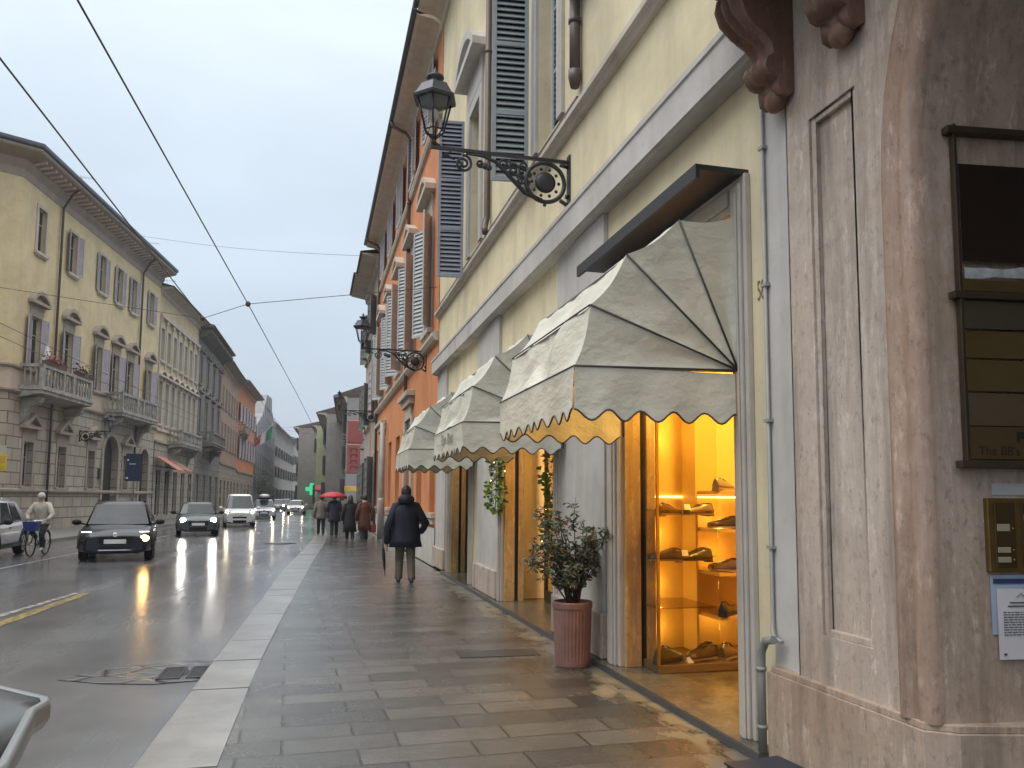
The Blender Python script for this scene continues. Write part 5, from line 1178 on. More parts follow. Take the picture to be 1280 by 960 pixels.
car('dark_suv', 'dark navy crossover with one amber lamp lit, nearest of the oncoming cars', (-5.25, 24.6, -.1), R(9), 4.2, 1.80, 1.57, paint_mat('dark_navy_paint', (.006,.008,.014)), indicator=True, rails='b', lamps='slim')
car('small_hatchback', 'dark green small hatchback with four white lamps lit', (-5.0, 38.2, -.1), R(9), 3.95, 1.74, 1.47, paint_mat('dark_green_paint', (.045,.06,.058)), nose=.80, belt=.96, hood=(.93,.27), ws=(.28,.40), rear=(.86,.98), kind='mini', lamps='round', lampcol=(1,.97,.9), lampe=90, fog=True)
car('delivery_van', 'white delivery van with yellowish headlights behind the green hatchback', (-4.15, 49.3, -.1), R(6), 4.5, 1.78, 1.88, paint_mat('white_van_paint', (.62,.62,.62), .3), nose=.92, belt=1.10, hood=(1.06,.17), ws=(.13,.29), rear=(.97,.995), kind='van', lamps='swept', lampcol=CT, lampe=45, clad=False, cat='van', grp='cars driving towards the camera')
c4 = car('estate_car', 'pale car with a white roof box and warm headlights behind the van', (-3.7, 66.0, -.1), R(4), 4.3, 1.78, 1.55, paint_mat('pale_silver_paint', (.45,.45,.46)), lamps='swept', lampcol=CT, lampe=60, clad=False)
t = thing('roof_box', 'white roof box carried on top of the pale car', 'roof box', (-3.7, 66.2, 1.53), R(4))
m = MB(); m.loft([[(.42*math.cos(a)*k, y, .17+.16*k*math.sin(a)) for a in [2*math.pi*i/12 for i in range(12)]] for y, k in ((-.95,.3),(-.85,.8),(-.5,1),(.5,1),(.85,.85),(.95,.4))]); m.build('shell', paint_mat('white_box_paint', (.6,.6,.6)), t)
m = MB(); m.box(-.5, .5, -.35, -.31, -.07, .03).box(-.5, .5, .31, .35, -.07, .03); m.build('crossbars', TRIMB, t)
car('white_car', 'white car far off seen from the front left beside the walkers', (-1.5, 84, -.1), R(-2), 4.3, 1.75, 1.45, paint_mat('white_van_paint', (.62,.62,.62), .3), lamps='swept', lampcol=CT, lampe=25, clad=False)
for i, (x, y, lab) in enumerate(((-4.0, 101, 'distant car with warm lights, next after the white car'), (-3.6, 118, 'distant car with warm lights in the middle of the far traffic'), (-3.9, 140, 'farthest car with warm lights at the end of the street'))):
    car('distant_car', lab, (x, y, -.1), R(2), 4.2, 1.75, 1.5, paint_mat('grey_far_paint', (.2,.2,.21)), lamps='swept', lampcol=CT, lampe=110, clad=False, grp='distant cars with their lights on')

# ------------------------------------------------------------------ people
SKIN = plain('skin', (.50,.32,.24), .5, var=.06)
def skin_mesh(name, verts, edges, radii, mat, sub=1):
    me = bpy.data.meshes.new(name + '_base'); me.from_pydata(verts, edges, []); o = bpy.data.objects.new(name + '_tmp', me); COL.objects.link(o)
    s = o.modifiers.new('skin', 'SKIN'); s.use_smooth_shade = True
    for i, r in enumerate(radii): me.skin_vertices[0].data[i].radius = r if isinstance(r, tuple) else (r, r)
    me.skin_vertices[0].data[0].use_root = True
    b = o.modifiers.new('sub', 'SUBSURF'); b.levels = sub; b.render_levels = sub
    dg = bpy.context.evaluated_depsgraph_get(); dg.update(); r = bpy.data.meshes.new_from_object(o.evaluated_get(dg)); bpy.data.objects.remove(o); r.name = name
    r.materials.clear(); r.materials.append(mat); return r
def limb(a, b, f, off): return a.lerp(b, f) + Vector(off)
def person(label, loc, rz, ht=1.75, hands=None, feet=None, coat=None, hem=.80, trousers=None, shoes=None, hair=(.03,.02,.015), hood=None, hips=(0,0,.93), lean=0.0, grp=None, hat=None, bag=None, width=1.0, scarf=None, elbows=None, face=False, knees=None, hairstyle='short'):
    """faces +y; joints in metres for a 1.75 m figure, scaled to ht"""
    t = thing('person', label, 'person', loc, rz, grp); k = ht/1.75; t.scale = (k, k, k)
    V = Vector; hp = V(hips); ch = hp + V((0, lean*.45, .42)); nk = hp + V((0, lean*.62, .57)); hd = hp + V((0, lean*.72+.015, .70))
    hands = hands or {-1: V((-.30, .06, .78)), 1: V((.30, .02, .78))}; feet = feet or {-1: V((-.10, .18, .07)), 1: V((.10, -.16, .07))}
    vs = [hp, hp.lerp(ch, .5), ch, nk, hd - V((0,0,.06)), hd + V((0,.0,.04)), hd + V((0,-.01,.11))]; ed = [(0,1),(1,2),(2,3),(3,4),(4,5),(5,6)]
    rd = [(.155,.115),(.14,.105),(.17,.115),(.06,.06),(.068,.08),(.078,.098),(.05,.06)]; J = {}
    for s in (-1, 1):
        sh = ch + V((s*.175, 0, .055)); wr = V(hands[s]); d = wr - sh; L_ = d.length
        el = V(elbows[s]) if elbows else sh + d*.52 + V((s*.05, -.06, -.02)); b = len(vs)
        vs += [sh, el, wr]; ed += [(2, b), (b, b+1), (b+1, b+2)]; rd += [.062, .047, .032]
        hdv = (wr - el).normalized(); side = hdv.cross(V((0,1,0))).normalized() if abs(hdv.y) < .9 else V((1,0,0)); palm = wr + hdv*.075; vs.append(palm); ed.append((b+2, b+3)); rd.append((.036,.018))
        nb = len(vs); fwd = hdv.cross(side).normalized()
        for q, fl in enumerate((.066,.078,.072,.058)):   # fingers, slightly curled
            p0 = palm + fwd*(-.03+.02*q) + hdv*.012; p1 = p0 + hdv*fl*.55 + side*(-s)*.006; p2 = p1 + hdv*fl*.4 + side*(-s)*.022
            i0 = len(vs); vs += [p0, p1, p2]; ed += [(b+3, i0), (i0, i0+1), (i0+1, i0+2)]; rd += [.0095, .0088, .0075]
        i0 = len(vs); p0 = wr + hdv*.03 + fwd*.032; vs += [p0, p0 + hdv*.035 + fwd*.022, p0 + hdv*.062 + fwd*.024]; ed += [(b+2, i0), (i0, i0+1), (i0+1, i0+2)]; rd += [.013, .0105, .009]
        hj = hp + V((s*.09, 0, -.04)); ft = V(feet[s]); kn = V(knees[s]) if knees else hj.lerp(ft, .5) + V((0, .05, 0)); b = len(vs)
        vs += [hj, kn, ft, ft + V((0,.13,-.03))]; ed += [(0, b), (b, b+1), (b+1, b+2), (b+2, b+3)]; rd += [.085, .058, .04, .038]; J[s] = (sh, el, wr, hj, kn, ft)
    body = link('body', skin_mesh('body', vs, ed, rd, SKIN), t)
    # trousers and shoes
    m = MB(); tm = trousers
    for s in (-1, 1):
        sh, el, wr, hj, kn, ft = J[s]; m.tube([hj + V((-s*.02,0,.10)), hj + V((0,0,-.05)), hj.lerp(kn,.5), kn, kn.lerp(ft,.45), ft + V((0,0,.05)), ft + V((0,0,.0))], [.10,.108,.095,.082,.075,.070,.074], 14)
    m.ell(hp + V((0,-.005,.0)), (.165,.135,.16), 14, 8); m.build('trousers', tm, t)
    sm_ = shoes or plain('black_shoe_leather', (.015,.014,.014), .35)
    for s in (-1, 1):
        ft = J[s][5]; q = MB(); q.loft([[(ft.x + w_*math.cos(a), ft.y + yy, ft.z - .07 + max(0, .5+.5*math.sin(a))*hh) for a in [2*math.pi*i/12 for i in range(12)]] for yy, w_, hh in ((-.085,.025,.05),(-.07,.038,.10),(0,.042,.115),(.07,.046,.075),(.14,.044,.055),(.185,.02,.03))]); q.build('shoe', sm_, t)
    # coat: lofted torso plus tapered sleeves
    m = MB(); rings = []; rr = random.Random(int(abs(loc[0])*100))
    dz0 = hp.z - hem
    prof = [(-dz0, .245*width + .05*max(0, dz0), .19+.04*dz0), (-dz0*.5, .235*width, .18), (.0, .225*width, .17), (.12, .205*width, .155), (.26, .215*width, .16), (.40, .225*width, .155), (.475, .19*width, .125), (.53, .11, .095), (.575, .078, .078), (.60, .075, .078)]
    for z, rx, ry in prof:
        f = max(0, z)/.60; c = V((hp.x, hp.y + lean*.62*f, hp.z + z)); rings.append([(c.x + rx*math.cos(a)*(1+.03*math.sin(5*a+z*20)), c.y + ry*math.sin(a)*(1+.03*math.sin(4*a+z*14)), c.z) for a in [2*math.pi*i/22 for i in range(22)]])
    m.loft(rings, 0, True)
    for s in (-1, 1):
        sh, el, wr = J[s][:3]; m.tube([sh + V((-s*.09,0,.015)), sh + V((s*.0,0,.0)), sh.lerp(el,.5), el, el.lerp(wr,.5), wr - (wr-el)*.02], [.085,.095,.082,.075,.064,.056], 12)
    m.build('coat', coat, t)
    if hood: q = MB(); q.ell(nk + V((0,-.07,.03)), (.155,.135,.105), 14, 8); q.build('hood', hood, t)
    if scarf: q = MB(); q.lathe([(.085,-.03),(.10,.0),(.095,.05),(.075,.07)], nk, 14); q.build('scarf', scarf, t)
    hm = plain('hair_%d' % int(hair[0]*1000), hair, .6)
    if hat: q = MB(); q.lathe([(.098,-.01),(.105,.03),(.095,.09),(.06,.135),(.0,.15)], hd + V((0,0,.0)), 16); q.build('hat', hat, t)
    else:
        q = MB(); q.ell(hd + V((0,-.022,.045)), (.096,.108,.125), 14, 10)
        if hairstyle == 'long': q.loft([[(hd.x + rx*math.cos(a), hd.y - .045 + ry*math.sin(a), hd.z + z) for a in [2*math.pi*i/14 for i in range(14)]] for z, rx, ry in ((.06,.098,.085),(-.06,.11,.085),(-.16,.12,.08),(-.24,.09,.06))])
        q.build('hair', hm, t)
    if face:
        q = MB(); q.ell(hd + V((0,.097,.0)), (.014,.022,.024), 8, 6); q.build('nose', SKIN, t)
        for s in (-1, 1): q = MB(); q.ell(hd + V((s*.032,.086,.03)), (.011,.008,.008), 8, 5); q.build('eye', plain('dark_eye', (.02,.015,.012), .2), t)
        q = MB(); q.ell(hd + V((0,.088,-.045)), (.024,.008,.006), 8, 5); q.build('mouth', plain('lips', (.35,.14,.12), .4), t)
    for s in (-1, 1): q = MB(); q.ell(hd + V((s*.084,0,.015)), (.012,.025,.034), 8, 6); q.build('ear', SKIN, t) if not hat else None
    if bag: q = MB(); q.box(-.13,.13,-.06,.06,-.15,.15); q.tube([(-.11,0,.15),(-.06,0,.32),(.06,0,.32),(.11,0,.15)], .012, 6); q.build('bag', bag, t, J[1][2] + V((.03,0,-.30)), bevel=.02)
    return t
def cl(n, c, r=.85): return plain(n, c, r, var=.25, sc=6, bump=.25, bsc=22)
V3 = Vector
NAVY = cl('navy_padded_coat', (.004,.006,.018), .75); KHAKI = cl('khaki_trousers', (.14,.115,.085)); DKTR = cl('dark_trousers', (.02,.02,.024)); BROWNC = cl('rust_brown_coat', (.09,.030,.018)); BEIGEJ = cl('grey_beige_jacket', (.17,.15,.125)); BLKC = cl('black_long_coat', (.014,.014,.018)); CREAMJ = cl('cream_jacket', (.45,.42,.36)); BLUEB = cl('ink_blue_coat', (.018,.022,.04))
MAN = person('man in a navy padded coat and khaki trousers walking away with a closed umbrella', (1.75, 15.2, .0), R(-4), 1.80, hands={-1: V3((-.34,.02,.72)), 1: V3((.30,.16,.93))}, elbows={-1: V3((-.33,-.06,1.02)), 1: V3((.37,-.05,1.08))}, feet={-1: V3((-.11,.10,.07)), 1: V3((.12,-.10,.07))}, coat=NAVY, hem=.66, trousers=KHAKI, hood=NAVY, width=1.2)
t = thing('closed_umbrella', 'closed black umbrella carried in the left hand of the man in the navy coat', 'umbrella', (1.385, 15.25, .12), R(-4))
m = MB(); m.lathe([(.004,0),(.008,.10),(.022,.18),(.032,.36),(.026,.52),(.012,.57)], n=10); m.build('canopy', plain('black_umbrella_cloth', (.015,.015,.017), .6), t)
m = MB(); m.tube([(0,0,.55),(0,0,.68),(.0,.03,.73),(.0,.07,.73),(0,.085,.69)], .011, 7); m.build('handle', plain('dark_umbrella_handle', (.03,.02,.015), .4), t)
t.rotation_euler = (R(6), R(-5), R(-4))
walkers = [
 ('walker in a grey beige jacket and dark trousers near the kerb', (.40,35.0,0), 1.68, dict(coat=BEIGEJ, hem=.72, trousers=DKTR, hair=(.05,.04,.03))),
 ('walker in a dark blue coat under the red umbrella', (.92,33.6,0), 1.72, dict(coat=BLUEB, hem=.62, trousers=DKTR, hands={-1: V3((-.06,.25,1.20)), 1: V3((.30,.0,.80))}, elbows={-1: V3((-.28,.08,1.08)), 1: V3((.31,-.06,1.08))})),
 ('walker in a black ankle-length coat with long dark hair', (1.42,30.6,0), 1.66, dict(coat=BLKC, hem=.34, trousers=DKTR, hairstyle='long')),
 ('walker in a rust brown knee-length coat with a pale scarf', (1.93,30.2,0), 1.68, dict(coat=BROWNC, hem=.42, trousers=DKTR, scarf=plain('pale_scarf', (.4,.36,.33), .8), bag=plain('red_handbag', (.25,.02,.02), .5))),
]
for i, (lab, p, ht, kw) in enumerate(walkers):
    person(lab, p, R(rnd.uniform(-6, 6)), ht, feet={-1: V3((-.10,.16*(-1)**i,.07)), 1: V3((.10,-.16*(-1)**i,.07))}, grp='walkers on the pavement', **kw)
UMB = thing('open_umbrella', 'bright red open umbrella held above the walker in dark blue', 'umbrella', (.86, 33.85, 1.25), 0)
m = MB(); m.loft([[(r*math.cos(2*math.pi*j/16)*(1-.05*(j % 2)), r*math.sin(2*math.pi*j/16)*(1-.05*(j % 2)), z) for j in range(16)] for r, z in ((.56,.36),(.50,.44),(.38,.52),(.2,.58),(.01,.60))], 0, True); m.build('canopy', plain('red_umbrella_cloth', (.42,.02,.035), .6), UMB)
m = MB(); m.tube([(0,0,-.1),(0,0,.66)], .009, 6); m.build('shaft', IRON, UMB)
bw = [(2.3,38,'walker in black half hidden by the rust brown coat',BLKC), (1.9,47,'distant walker in grey beyond the rust brown coat',BEIGEJ), (1.5,58,'distant walker in dark blue beyond the red umbrella',BLUEB), (.9,66,'distant walker in brown by the kerb',BROWNC), (-5.6,74,'distant walker in black crossing behind the pale car',BLKC), (2.4,72,'far walker in beige under the red shop banners',BEIGEJ), (1.7,86,'farthest walker in black on the right pavement',BLKC)]
for lab, x, y, c in [(b[2], b[0], b[1], b[3]) for b in bw]: person(lab, (x, y, 0 if x > 0 else -.1), R(rnd.uniform(-20, 20)), 1.7, coat=c, hem=.6, trousers=DKTR, grp='distant walkers')

# ------------------------------------------------------------------ bicycles
def bicycle(label, loc, rz, grp=None, basket=None, frame_c=(.03,.03,.035)):
    """forward is +y, wheels on the ground"""
    t = thing('bicycle', label, 'bicycle', loc, rz, grp); fm = plain('bicycle_frame_%d' % int(frame_c[2]*1000), frame_c, .4)
    for y in (-.52, .52):
        q = MB(); n = 28; q.tube([(0, .33*math.cos(2*math.pi*i/n), .33*math.sin(2*math.pi*i/n)) for i in range(n+1)], .02, 7, cap=False); wh = q.build('wheel', TYRE, t, (0, y, .35))
        q = MB()
        for i in range(14): a = 2*math.pi*i/14; q.tube([(.02*(-1)**i,0,0),(0,.315*math.cos(a),.315*math.sin(a))], .0022, 4)
        q.tube([(-.05,0,0),(.05,0,0)], .018, 8); q.build('spokes', CHR, wh)
    q = MB()
    for a, b in (((0,-.52,.35),(0,-.08,.32)), ((0,-.08,.32),(0,-.20,.80)), ((0,-.52,.35),(0,-.17,.72)), ((0,-.08,.32),(0,.36,.66)), ((0,-.17,.70),(0,.34,.78)), ((0,.38,.60),(0,.32,.95)), ((0,.38,.62),(0,.52,.35))): q.tube([a, b], .016, 7)
    q.build('frame', fm, t)
    q = MB(); q.tube([(-.28,.12,1.0),(-.26,.22,1.02),(-.1,.30,1.0),(.1,.30,1.0),(.26,.22,1.02),(.28,.12,1.0)], .012, 7); q.tube([(0,.32,.9),(0,.30,1.0)], .014, 7); q.build('handlebar', CHR, t)
    q = MB(); q.ell((0,-.23,.86), (.085,.14,.035), 12, 6); q.build('saddle', TRIMB, t)
    q = MB(); q.lathe([(.0,-.01),(.09,-.01),(.09,.01),(0,.01)], n=16, cap=False); q.tube([(.0,0,0),(.0,.16,0)], .01, 6); q.xf(Matrix.Translation((.05,-.08,.32)) @ Matrix.Rotation(R(90), 4, 'Y')); q.build('crank', CHR, t)
    for y in (-.52, .52): q = MB(); q.tube([(0, y + .365*math.cos(a), .35 + .365*math.sin(a)) for a in [R(30+12*i) for i in range(11)]], .022, 6); q.build('mudguard', fm, t)
    if basket:
        q = MB(); q.loft([[(-.14,.40,.72),(.14,.40,.72),(.14,.62,.72),(-.14,.62,.72)],[(-.19,.36,.98),(.19,.36,.98),(.19,.68,.98),(-.19,.68,.98)]], 0, False); q.build('basket', basket, t)
    return t
CY = (-7.5, 25.2, -.1); crz = R(176)
bicycle('black town bicycle with a blue front basket ridden beside the silver car', CY, crz, None, plain('blue_basket', (.03,.05,.22), .5))
person('cyclist in a cream jacket and pale hood riding towards the camera', CY, crz, 1.70, hips=(0,-.18,1.0), lean=.18, hands={-1: V3((-.26,.15,1.03)), 1: V3((.26,.15,1.03))}, elbows={-1: V3((-.34,.0,1.2)), 1: V3((.34,.0,1.2))}, feet={-1: V3((-.11,.0,.24)), 1: V3((.11,-.02,.52))}, knees={-1: V3((-.13,.15,.62)), 1: V3((.13,.28,.80))}, coat=CREAMJ, hem=.92, trousers=DKTR, hat=plain('pale_hood_cloth', (.5,.48,.45), .8), face=True, shoes=plain('white_trainers', (.55,.53,.5), .6))
bicycle('parked dark bicycle nearest of the three behind the navy car', (-8.75, 41.0, .02), R(-60), 'bicycles parked by the left houses')
bicycle('parked silver bicycle in the middle of the three behind the navy car', (-8.6, 42.1, .02), R(-65), 'bicycles parked by the left houses', frame_c=(.3,.3,.32))
bicycle('parked red bicycle farthest of the three behind the navy car', (-8.5, 43.3, .02), R(-58), 'bicycles parked by the left houses', frame_c=(.2,.03,.035))

# ------------------------------------------------------------------ signs on the left, banners on the right
GALV = plain('galvanised_post', (.30,.30,.31), .45, .6)
def sign(label, x, y, zc, w, h, mat, rz=0, extra=None):
    t = thing('street_sign', label, 'sign', (x, y, .02), rz); MB().tube([(0,.03,0),(0,.03,zc+h/2)], .03, 8).build('post', GALV, t)
    MB().box(-w/2, w/2, -.015, .012, zc-h/2, zc+h/2).build('panel', mat, t, bevel=.01); return t
ys = sign('small yellow notice board with a pale top on a post at the left pavement', -10.55, 30.6, 2.72, .62, .58, plain('yellow_sign_paint', (.62,.50,.03), .4))
MB().box(-.27, .27, -.018, -.0155, 2.68, 2.93).build('orange_field', plain('ochre_sign_paint', (.55,.36,.04), .4), ys); MB().box(-.24,.24,-.0175,-.0155,2.55,2.57).box(-.24,.24,-.0175,-.0155,2.49,2.51).build('printed_lines', plain('olive_sign_print', (.3,.27,.03), .5), ys)
MB().box(-.27,.27,-.01,.01,3.02,3.3).build('pale_panel', plain('pale_grey_sign', (.45,.45,.42), .5), ys)
ds = sign('dark blue traffic sign with a white dot cut by the left edge', -11.1, 30.9, 3.05, .72, .72, plain('dark_blue_sign', (.012,.022,.06), .35))
MB().lathe([(0,0),(.07,0),(.07,.004)], n=14).xf(Matrix.Translation((.2,-.0155,3.27)) @ Matrix.Rotation(R(90), 4, 'X')).build('white_dot', plain('white_sign_paint', (.6,.6,.6), .4), ds)
bs = sign('tall dark blue panel sign with white marks on a post before the red blinds', -8.85, 43.6, 3.05, .74, 1.4, plain('dark_blue_sign', (.012,.022,.06), .35))
q = MB(); q.ell((-.26,-.02,3.42), (.05,.01,.05), 8, 5); q.ell((-.28,-.02,2.5), (.06,.01,.05), 8, 5); q.box(-.2,.1,-.02,-.0155,3.2,3.24); q.build('white_marks', plain('white_sign_paint', (.6,.6,.6), .4), bs)
REDB = plain('dull_red_banner', (.30,.085,.075), .6); 
def banner(x, y, z, w, h, label, marks):
    t = thing('shop_banner', label, 'shop sign', (x, y, z), 0, 'red signs jutting over the right pavement')
    MB().box(-w/2, w/2, -.14, .14, 0, h).build('box', REDB, t, bevel=.08); MB().box(w/2, w/2+.55, -.03, .03, h*.8, h*.86).box(w/2, w/2+.55, -.03, .03, h*.14, h*.2).build('bracket', IRON, t)
    if marks:
        q = MB(); rb = random.Random(5)
        for i in range(4): zz = h*(.82-.2*i); q.box(-.25, .25, -.15, -.142, zz, zz+.07); q.box(-.25, -.16, -.15, -.142, zz-.22, zz); q.box(.16, .25, -.15, -.142, zz-.16, zz)
        q.build('lettering', plain('dark_red_lettering', (.12,.03,.03), .6), t)
    return t
banner(3.0, 60.0, 5.65, 1.15, 1.75, 'upper wide red shop sign box jutting out at right', False); banner(2.85, 58.5, 3.35, .95, 2.15, 'lower tall red shop sign with dark lettering, below the wide one', True)
t = thing('shop_lamp', 'round white lit lamp globe under the red shop signs', 'lamp', (3.3, 57.5, 2.35)); MB().ell((0,0,0), (.17,.17,.17), 12, 8).build('globe', glow('white_globe_glow', (1,.93,.8), 8), t); MB().tube([(0,0,.15),(0,0,.5),(.5,0,.6)], .02, 6).build('arm', IRON, t)
t = thing('shop_sign', 'yellow shop sign low under the red banners', 'shop sign', (2.7, 58.6, 2.25)); MB().box(-.45,.45,-.08,.08,-.18,.18).build('panel', plain('amber_shop_sign', (.55,.33,.05), .5), t, bevel=.02); MB().box(.45,1.0,-.02,.02,.05,.1).build('bracket', IRON, t)
t = thing('pharmacy_cross', 'lit green pharmacy cross far down the right side', 'shop sign', (-.1, 124.0, 2.9)); MB().box(-.3,.3,-.1,.1,-.9,.9).box(-.9,-.3,-.1,.1,-.3,.3).box(.3,.9,-.1,.1,-.3,.3).build('cross', glow('green_cross_glow', (.03,.55,.25), .7), t); MB().box(.9,1.7,-.03,.03,-.05,.05).build('bracket', IRON, t)
for i, (x, y, w_) in enumerate(((1.6,92,2.6),(1.7,100,2.6),(2.0,108,2.6))):
    t = thing('market_awning', ['red brown market awning, nearest of three by the far walkers','red brown market awning in the middle of three by the far walkers','red brown market awning, farthest of three by the far walkers'][i], 'awning', (x, y, 0), 0, 'market awnings far down the street')
    m = MB(); m.loft([[(-w_/2,0,2.3),(-w_/2,0,2.5),(-w_/2,1.5,3.0)],[(w_/2,0,2.3),(w_/2,0,2.5),(w_/2,1.5,3.0)]], 0, False, closed=False, cap=False); m.build('canvas', plain('red_market_canvas', (.34,.08,.07), .8), t)
    m = MB()
    for sx in (-1, 1): m.tube([(sx*(w_/2-.05),.05,0),(sx*(w_/2-.05),.05,2.45)], .03, 6); m.tube([(sx*(w_/2-.05),1.45,0),(sx*(w_/2-.05),1.45,2.95)], .03, 6)
    m.build('poles', GALV, t)

# far left trees by the wrapped church
for i, (x, y, h_) in enumerate(((-6.9,112,4.6),(-6.3,119,5.6))):
    t = thing('street_tree', ['low dark tree beside the wrapped church, nearer one','taller dark tree beside the wrapped church, farther one'][i], 'tree', (x, y, 0), 0, 'dark trees by the wrapped church')
    m = MB(); m.tube([(0,0,0),(.05,0,h_*.3),(0,.1,h_*.6)], [.12,.09,.04], 7)
    for a in range(5): m.tube([(.03,0,h_*.35),(.7*math.cos(a*1.3),.7*math.sin(a*1.3),h_*.65)], [.05,.015], 5)
    m.build('trunk', STEM, t)
    m = MB(); rp = random.Random(i)
    cs = [Vector((rp.uniform(-.9,.9), rp.uniform(-.9,.9), h_*rp.uniform(.45,.92))) for _ in range(12)]
    for c in cs:
        for _ in range(90): d = Vector((rp.gauss(0,1), rp.gauss(0,1), rp.gauss(0,1))).normalized(); leaf_mesh(m, c + d*rp.uniform(.1,.55), d, rp.uniform(.12,.24), .6)
    m.build('crown', LEAFD, t)

# ------------------------------------------------------------------ overhead wires, antennas
WIRE = plain('overhead_wire', (.05,.05,.055), .5)
def wire(label, pts, r=.012, cat='wire', grp='overhead tram wires', fit=()):
    m = MB(); m.tube(pts, r*.72, 6, cap=True)
    for p in fit: m.ell(p, (.06,.06,.07), 8, 5)
    return tag(m.build('overhead_wire', WIRE), label, cat, grp)
def span(a, b, sagz=.1, n=8): a, b = Vector(a), Vector(b); return [a.lerp(b, i/n) - Vector((0,0,sagz*math.sin(math.pi*i/n))) for i in range(n+1)]
N1, N2 = (-2.76,20.49,6.0), (-1.547,18.643,6.0)
wire('long overhead wire starting at the top of the picture and carrying the spreader knot', [(-2.75,0,6.0),(-2.153,7.4,6.0),N2,(-.75,34,5.95),(-.1,48,5.9),(.35,70,5.8)], .016, fit=[N2])
wire('long overhead wire starting at the left edge and passing before the palazzo roof', [(-3.5,0,6.0),(-3.186,8.64,6.0),N1,(-2.3,40,5.95),(-1.4,70,5.85)], .016, fit=[N1])
wire('cross wire running from the left houses through the knot to the orange house', [(-13.39,24.5,7.9),(-6.0,21.6,6.55),N1,N2,(2.84,18.75,6.75)], .011)
wire('thin cross wire high above the roofs between palazzo and the stone cornice', span((-11.2,50,17.2), (2.4,37.6,13.2), .25), .012)
wire('upper of two low wires along the left pavement', [(-8.3,14,6.0),(-8.0,20.5,6.0),(-7.4,30,6.0),(-6.0,48,5.95),(-4.4,70,5.9)], .013)
wire('lower of two low wires along the left pavement', [(-9.0,14,6.0),(-8.75,20.5,6.0),(-8.2,30,6.0),(-6.9,48,5.95),(-5.3,70,5.9)], .013)
wire('faint cross wire far down the street before the wrapped church', span((-8.9,90,9.2), (2.9,72,8.4), .3), .014)
wire('faint far cross wire near the grey house with pitched roof', span((-8.6,104,11.5), (2.4,104,9.5), .4), .014)
for i, (x, y, z, lab) in enumerate(((-12.4,45,17.1,'thin television aerial on the near part of the palazzo roof'), (-11.0,55.5,17.0,'television aerial at the far end of the palazzo roof'), (-10.3,58.5,15.3,'small aerial on the roof of the pilastered house'))):
    t = thing('roof_aerial', lab, 'aerial', (x, y, z), 0, 'television aerials on the left roofs'); m = MB(); m.tube([(0,0,-.3),(0,0,1.5)], .025, 6); m.build('mast', GALV, t)
    m = MB(); m.tube([(-.6,0,1.4),(.6,0,1.4)], .012, 5)
    for k in range(7): m.tube([(-.55+.18*k,-.25,1.4),(-.55+.18*k,.25,1.4)], .009, 4)
    m.build('antenna', GALV, t)
# grey plastic waste container at the near left corner, its low lid seen from above
GB = thing('waste_container', 'pale grey moulded plastic container with a rimmed lid at the bottom left corner', 'container', (-1.6, 3.5, -.1)); GB.scale = (1, 1, 1.1)
GP = plain('grey_moulded_plastic', (.10,.108,.113), .35, var=.06); GPL = plain('pale_grey_rim', (.21,.225,.235), .3, var=.05)
LID = [(.50,.30),(.515,.44),(.485,.52),(.40,.60),(-.16,1.16),(-.35,1.30),(-1.0,1.30),(-1.1,1.2),(-1.1,-1.2),(-1.0,-1.3),(.55,-1.3),(.62,-1.2),(.645,-.45)]
cx_, cy2 = -.25, 0
def lidr(k, z): return [(cx_+(x-cx_)*k, cy2+(y-cy2)*k, z) for x, y in LID]
m = MB(); m.loft([lidr(.72,0), lidr(.90,.64)], 0, False); m.build('tub', GP, GB)
m = MB(); m.loft([lidr(.97,.63), lidr(1.0,.665), lidr(1.0,.715), lidr(.992,.735), lidr(.968,.738), lidr(.955,.732)], 0, True, cap=False); m.build('rim', GPL, GB)
m = MB(); m.loft([lidr(.956,.731), lidr(.80,.737), lidr(.3,.75)], 0, True); m.build('lid', GP, GB)
# ------------------------------------------------------------------ air, sky, light, camera
DENS = 0.0006
hz = MB(); hz.box(-120, 120, -20, 420, -1.2, 32); h = hz.build('haze', None) if False else None
me = MB().box(-150, 150, -40, 460, -1.2, 32).mesh('haze', [])
h = bpy.data.objects.new('haze', me); COL.objects.link(h); h['kind'] = 'stuff'
vm = bpy.data.materials.new('haze_air'); vm.use_nodes = True; nt = vm.node_tree; nt.nodes.clear()
o = nt.nodes.new('ShaderNodeOutputMaterial'); pv = nt.nodes.new('ShaderNodeVolumePrincipled'); pv.inputs['Color'].default_value = (.80,.84,.90,1); pv.inputs['Density'].default_value = DENS; pv.inputs['Anisotropy'].default_value = .1
nt.links.new(pv.outputs[0], o.inputs['Volume']); me.materials.append(vm)

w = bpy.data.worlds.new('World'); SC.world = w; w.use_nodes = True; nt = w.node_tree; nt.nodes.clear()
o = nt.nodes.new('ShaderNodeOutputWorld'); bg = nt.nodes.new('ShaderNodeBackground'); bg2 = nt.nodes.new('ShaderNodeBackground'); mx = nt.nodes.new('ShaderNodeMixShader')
sky = nt.nodes.new('ShaderNodeTexSky'); sky.sky_type = 'NISHITA'; sky.sun_disc = False
EL, AZ = R(58), R(-105)
sky.sun_elevation = EL; sky.sun_rotation = AZ; sky.air_density = 1.2; sky.dust_density = 3
bg.inputs['Strength'].default_value = .07; nt.links.new(sky.outputs[0], bg.inputs['Color'])
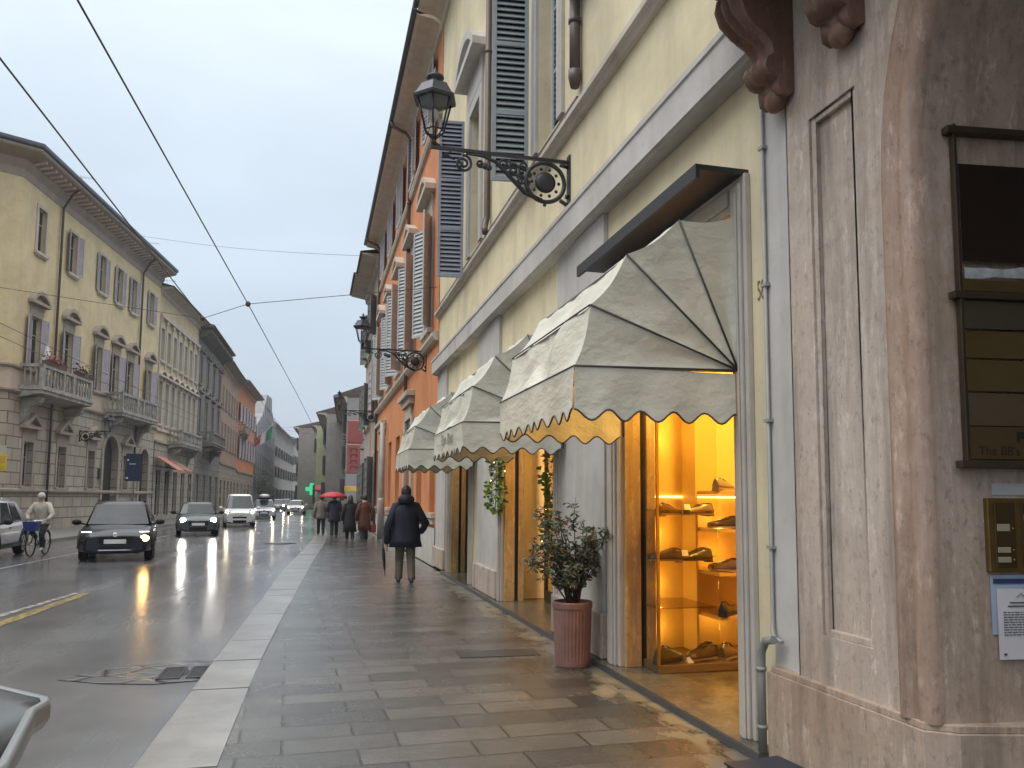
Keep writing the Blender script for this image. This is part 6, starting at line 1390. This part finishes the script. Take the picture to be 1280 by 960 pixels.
# cloud deck: brighter towards the zenith, faint cloud texture
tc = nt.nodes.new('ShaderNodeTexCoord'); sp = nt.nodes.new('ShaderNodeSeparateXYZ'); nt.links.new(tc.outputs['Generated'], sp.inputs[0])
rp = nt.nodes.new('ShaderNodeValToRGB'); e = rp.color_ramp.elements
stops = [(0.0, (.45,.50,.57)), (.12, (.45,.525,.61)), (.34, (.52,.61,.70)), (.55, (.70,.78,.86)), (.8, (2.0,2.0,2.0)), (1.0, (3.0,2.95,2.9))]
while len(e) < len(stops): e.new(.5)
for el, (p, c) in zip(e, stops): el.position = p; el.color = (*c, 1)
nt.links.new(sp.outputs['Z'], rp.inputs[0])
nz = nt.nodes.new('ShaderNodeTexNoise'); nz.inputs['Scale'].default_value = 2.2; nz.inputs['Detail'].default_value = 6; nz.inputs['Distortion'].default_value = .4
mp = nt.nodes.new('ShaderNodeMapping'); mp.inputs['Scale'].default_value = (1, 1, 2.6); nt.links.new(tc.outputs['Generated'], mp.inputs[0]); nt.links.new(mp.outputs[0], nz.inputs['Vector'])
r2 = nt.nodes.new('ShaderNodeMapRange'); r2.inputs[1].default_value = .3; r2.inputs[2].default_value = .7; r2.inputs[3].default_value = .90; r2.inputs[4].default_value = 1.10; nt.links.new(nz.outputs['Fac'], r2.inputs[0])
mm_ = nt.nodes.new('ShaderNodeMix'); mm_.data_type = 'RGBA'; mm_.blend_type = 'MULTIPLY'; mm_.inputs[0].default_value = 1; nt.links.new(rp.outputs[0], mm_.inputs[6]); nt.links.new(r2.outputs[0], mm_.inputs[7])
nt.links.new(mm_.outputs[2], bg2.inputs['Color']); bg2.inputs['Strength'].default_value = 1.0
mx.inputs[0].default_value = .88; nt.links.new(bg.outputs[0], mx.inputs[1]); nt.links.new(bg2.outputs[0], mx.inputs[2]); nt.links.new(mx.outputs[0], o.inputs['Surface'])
sl = bpy.data.lights.new('sun', 'SUN'); sl.energy = 1.0; sl.angle = R(40); sl.color = (1, .97, .92)
so = bpy.data.objects.new('sun', sl); COL.objects.link(so)
# towards the sun: from the left and behind the camera, high
sd = Vector((math.sin(AZ)*math.cos(EL), math.cos(AZ)*math.cos(EL), math.sin(EL)))
so.rotation_euler = sd.to_track_quat('Z', 'Y').to_euler(); so.location = (0, 0, 60)

cam = bpy.data.cameras.new('camera'); co = bpy.data.objects.new('camera', cam); COL.objects.link(co); SC.camera = co
F, PITCH, ROLL, YAW, CY_ = 985.0, R(5.2), R(.4), R(14.151368), 534.101
cam.sensor_fit = 'HORIZONTAL'; cam.sensor_width = 36; cam.lens = F/1280*36; cam.shift_x = 0; cam.shift_y = (CY_-480)/1280
cam.clip_start = .05; cam.clip_end = 2000
fw = Vector((math.sin(YAW)*math.cos(PITCH), math.cos(YAW)*math.cos(PITCH), math.sin(PITCH))); rt = Vector((math.cos(YAW), -math.sin(YAW), 0)); up = rt.cross(fw)
r_ = rt*math.cos(ROLL) + up*math.sin(ROLL); u_ = -rt*math.sin(ROLL) + up*math.cos(ROLL)
M = Matrix((( r_.x, u_.x, -fw.x, 0), (r_.y, u_.y, -fw.y, 0), (r_.z, u_.z, -fw.z, 1.6), (0,0,0,1))); co.matrix_world = M
SC.view_settings.view_transform = 'Standard'; SC.view_settings.look = 'None'; SC.view_settings.exposure = 0.5; SC.view_settings.gamma = 1; SC.view_settings.use_curve_mapping = False
cy = SC.cycles; cy.use_denoising = True; cy.max_bounces = 6; cy.diffuse_bounces = 3; cy.glossy_bounces = 3; cy.transmission_bounces = 4; cy.transparent_max_bounces = 8; cy.volume_bounces = 0; cy.volume_step_rate = 5; cy.caustics_reflective = False; cy.caustics_refractive = False; cy.sample_clamp_indirect = 4; cy.use_light_tree = True
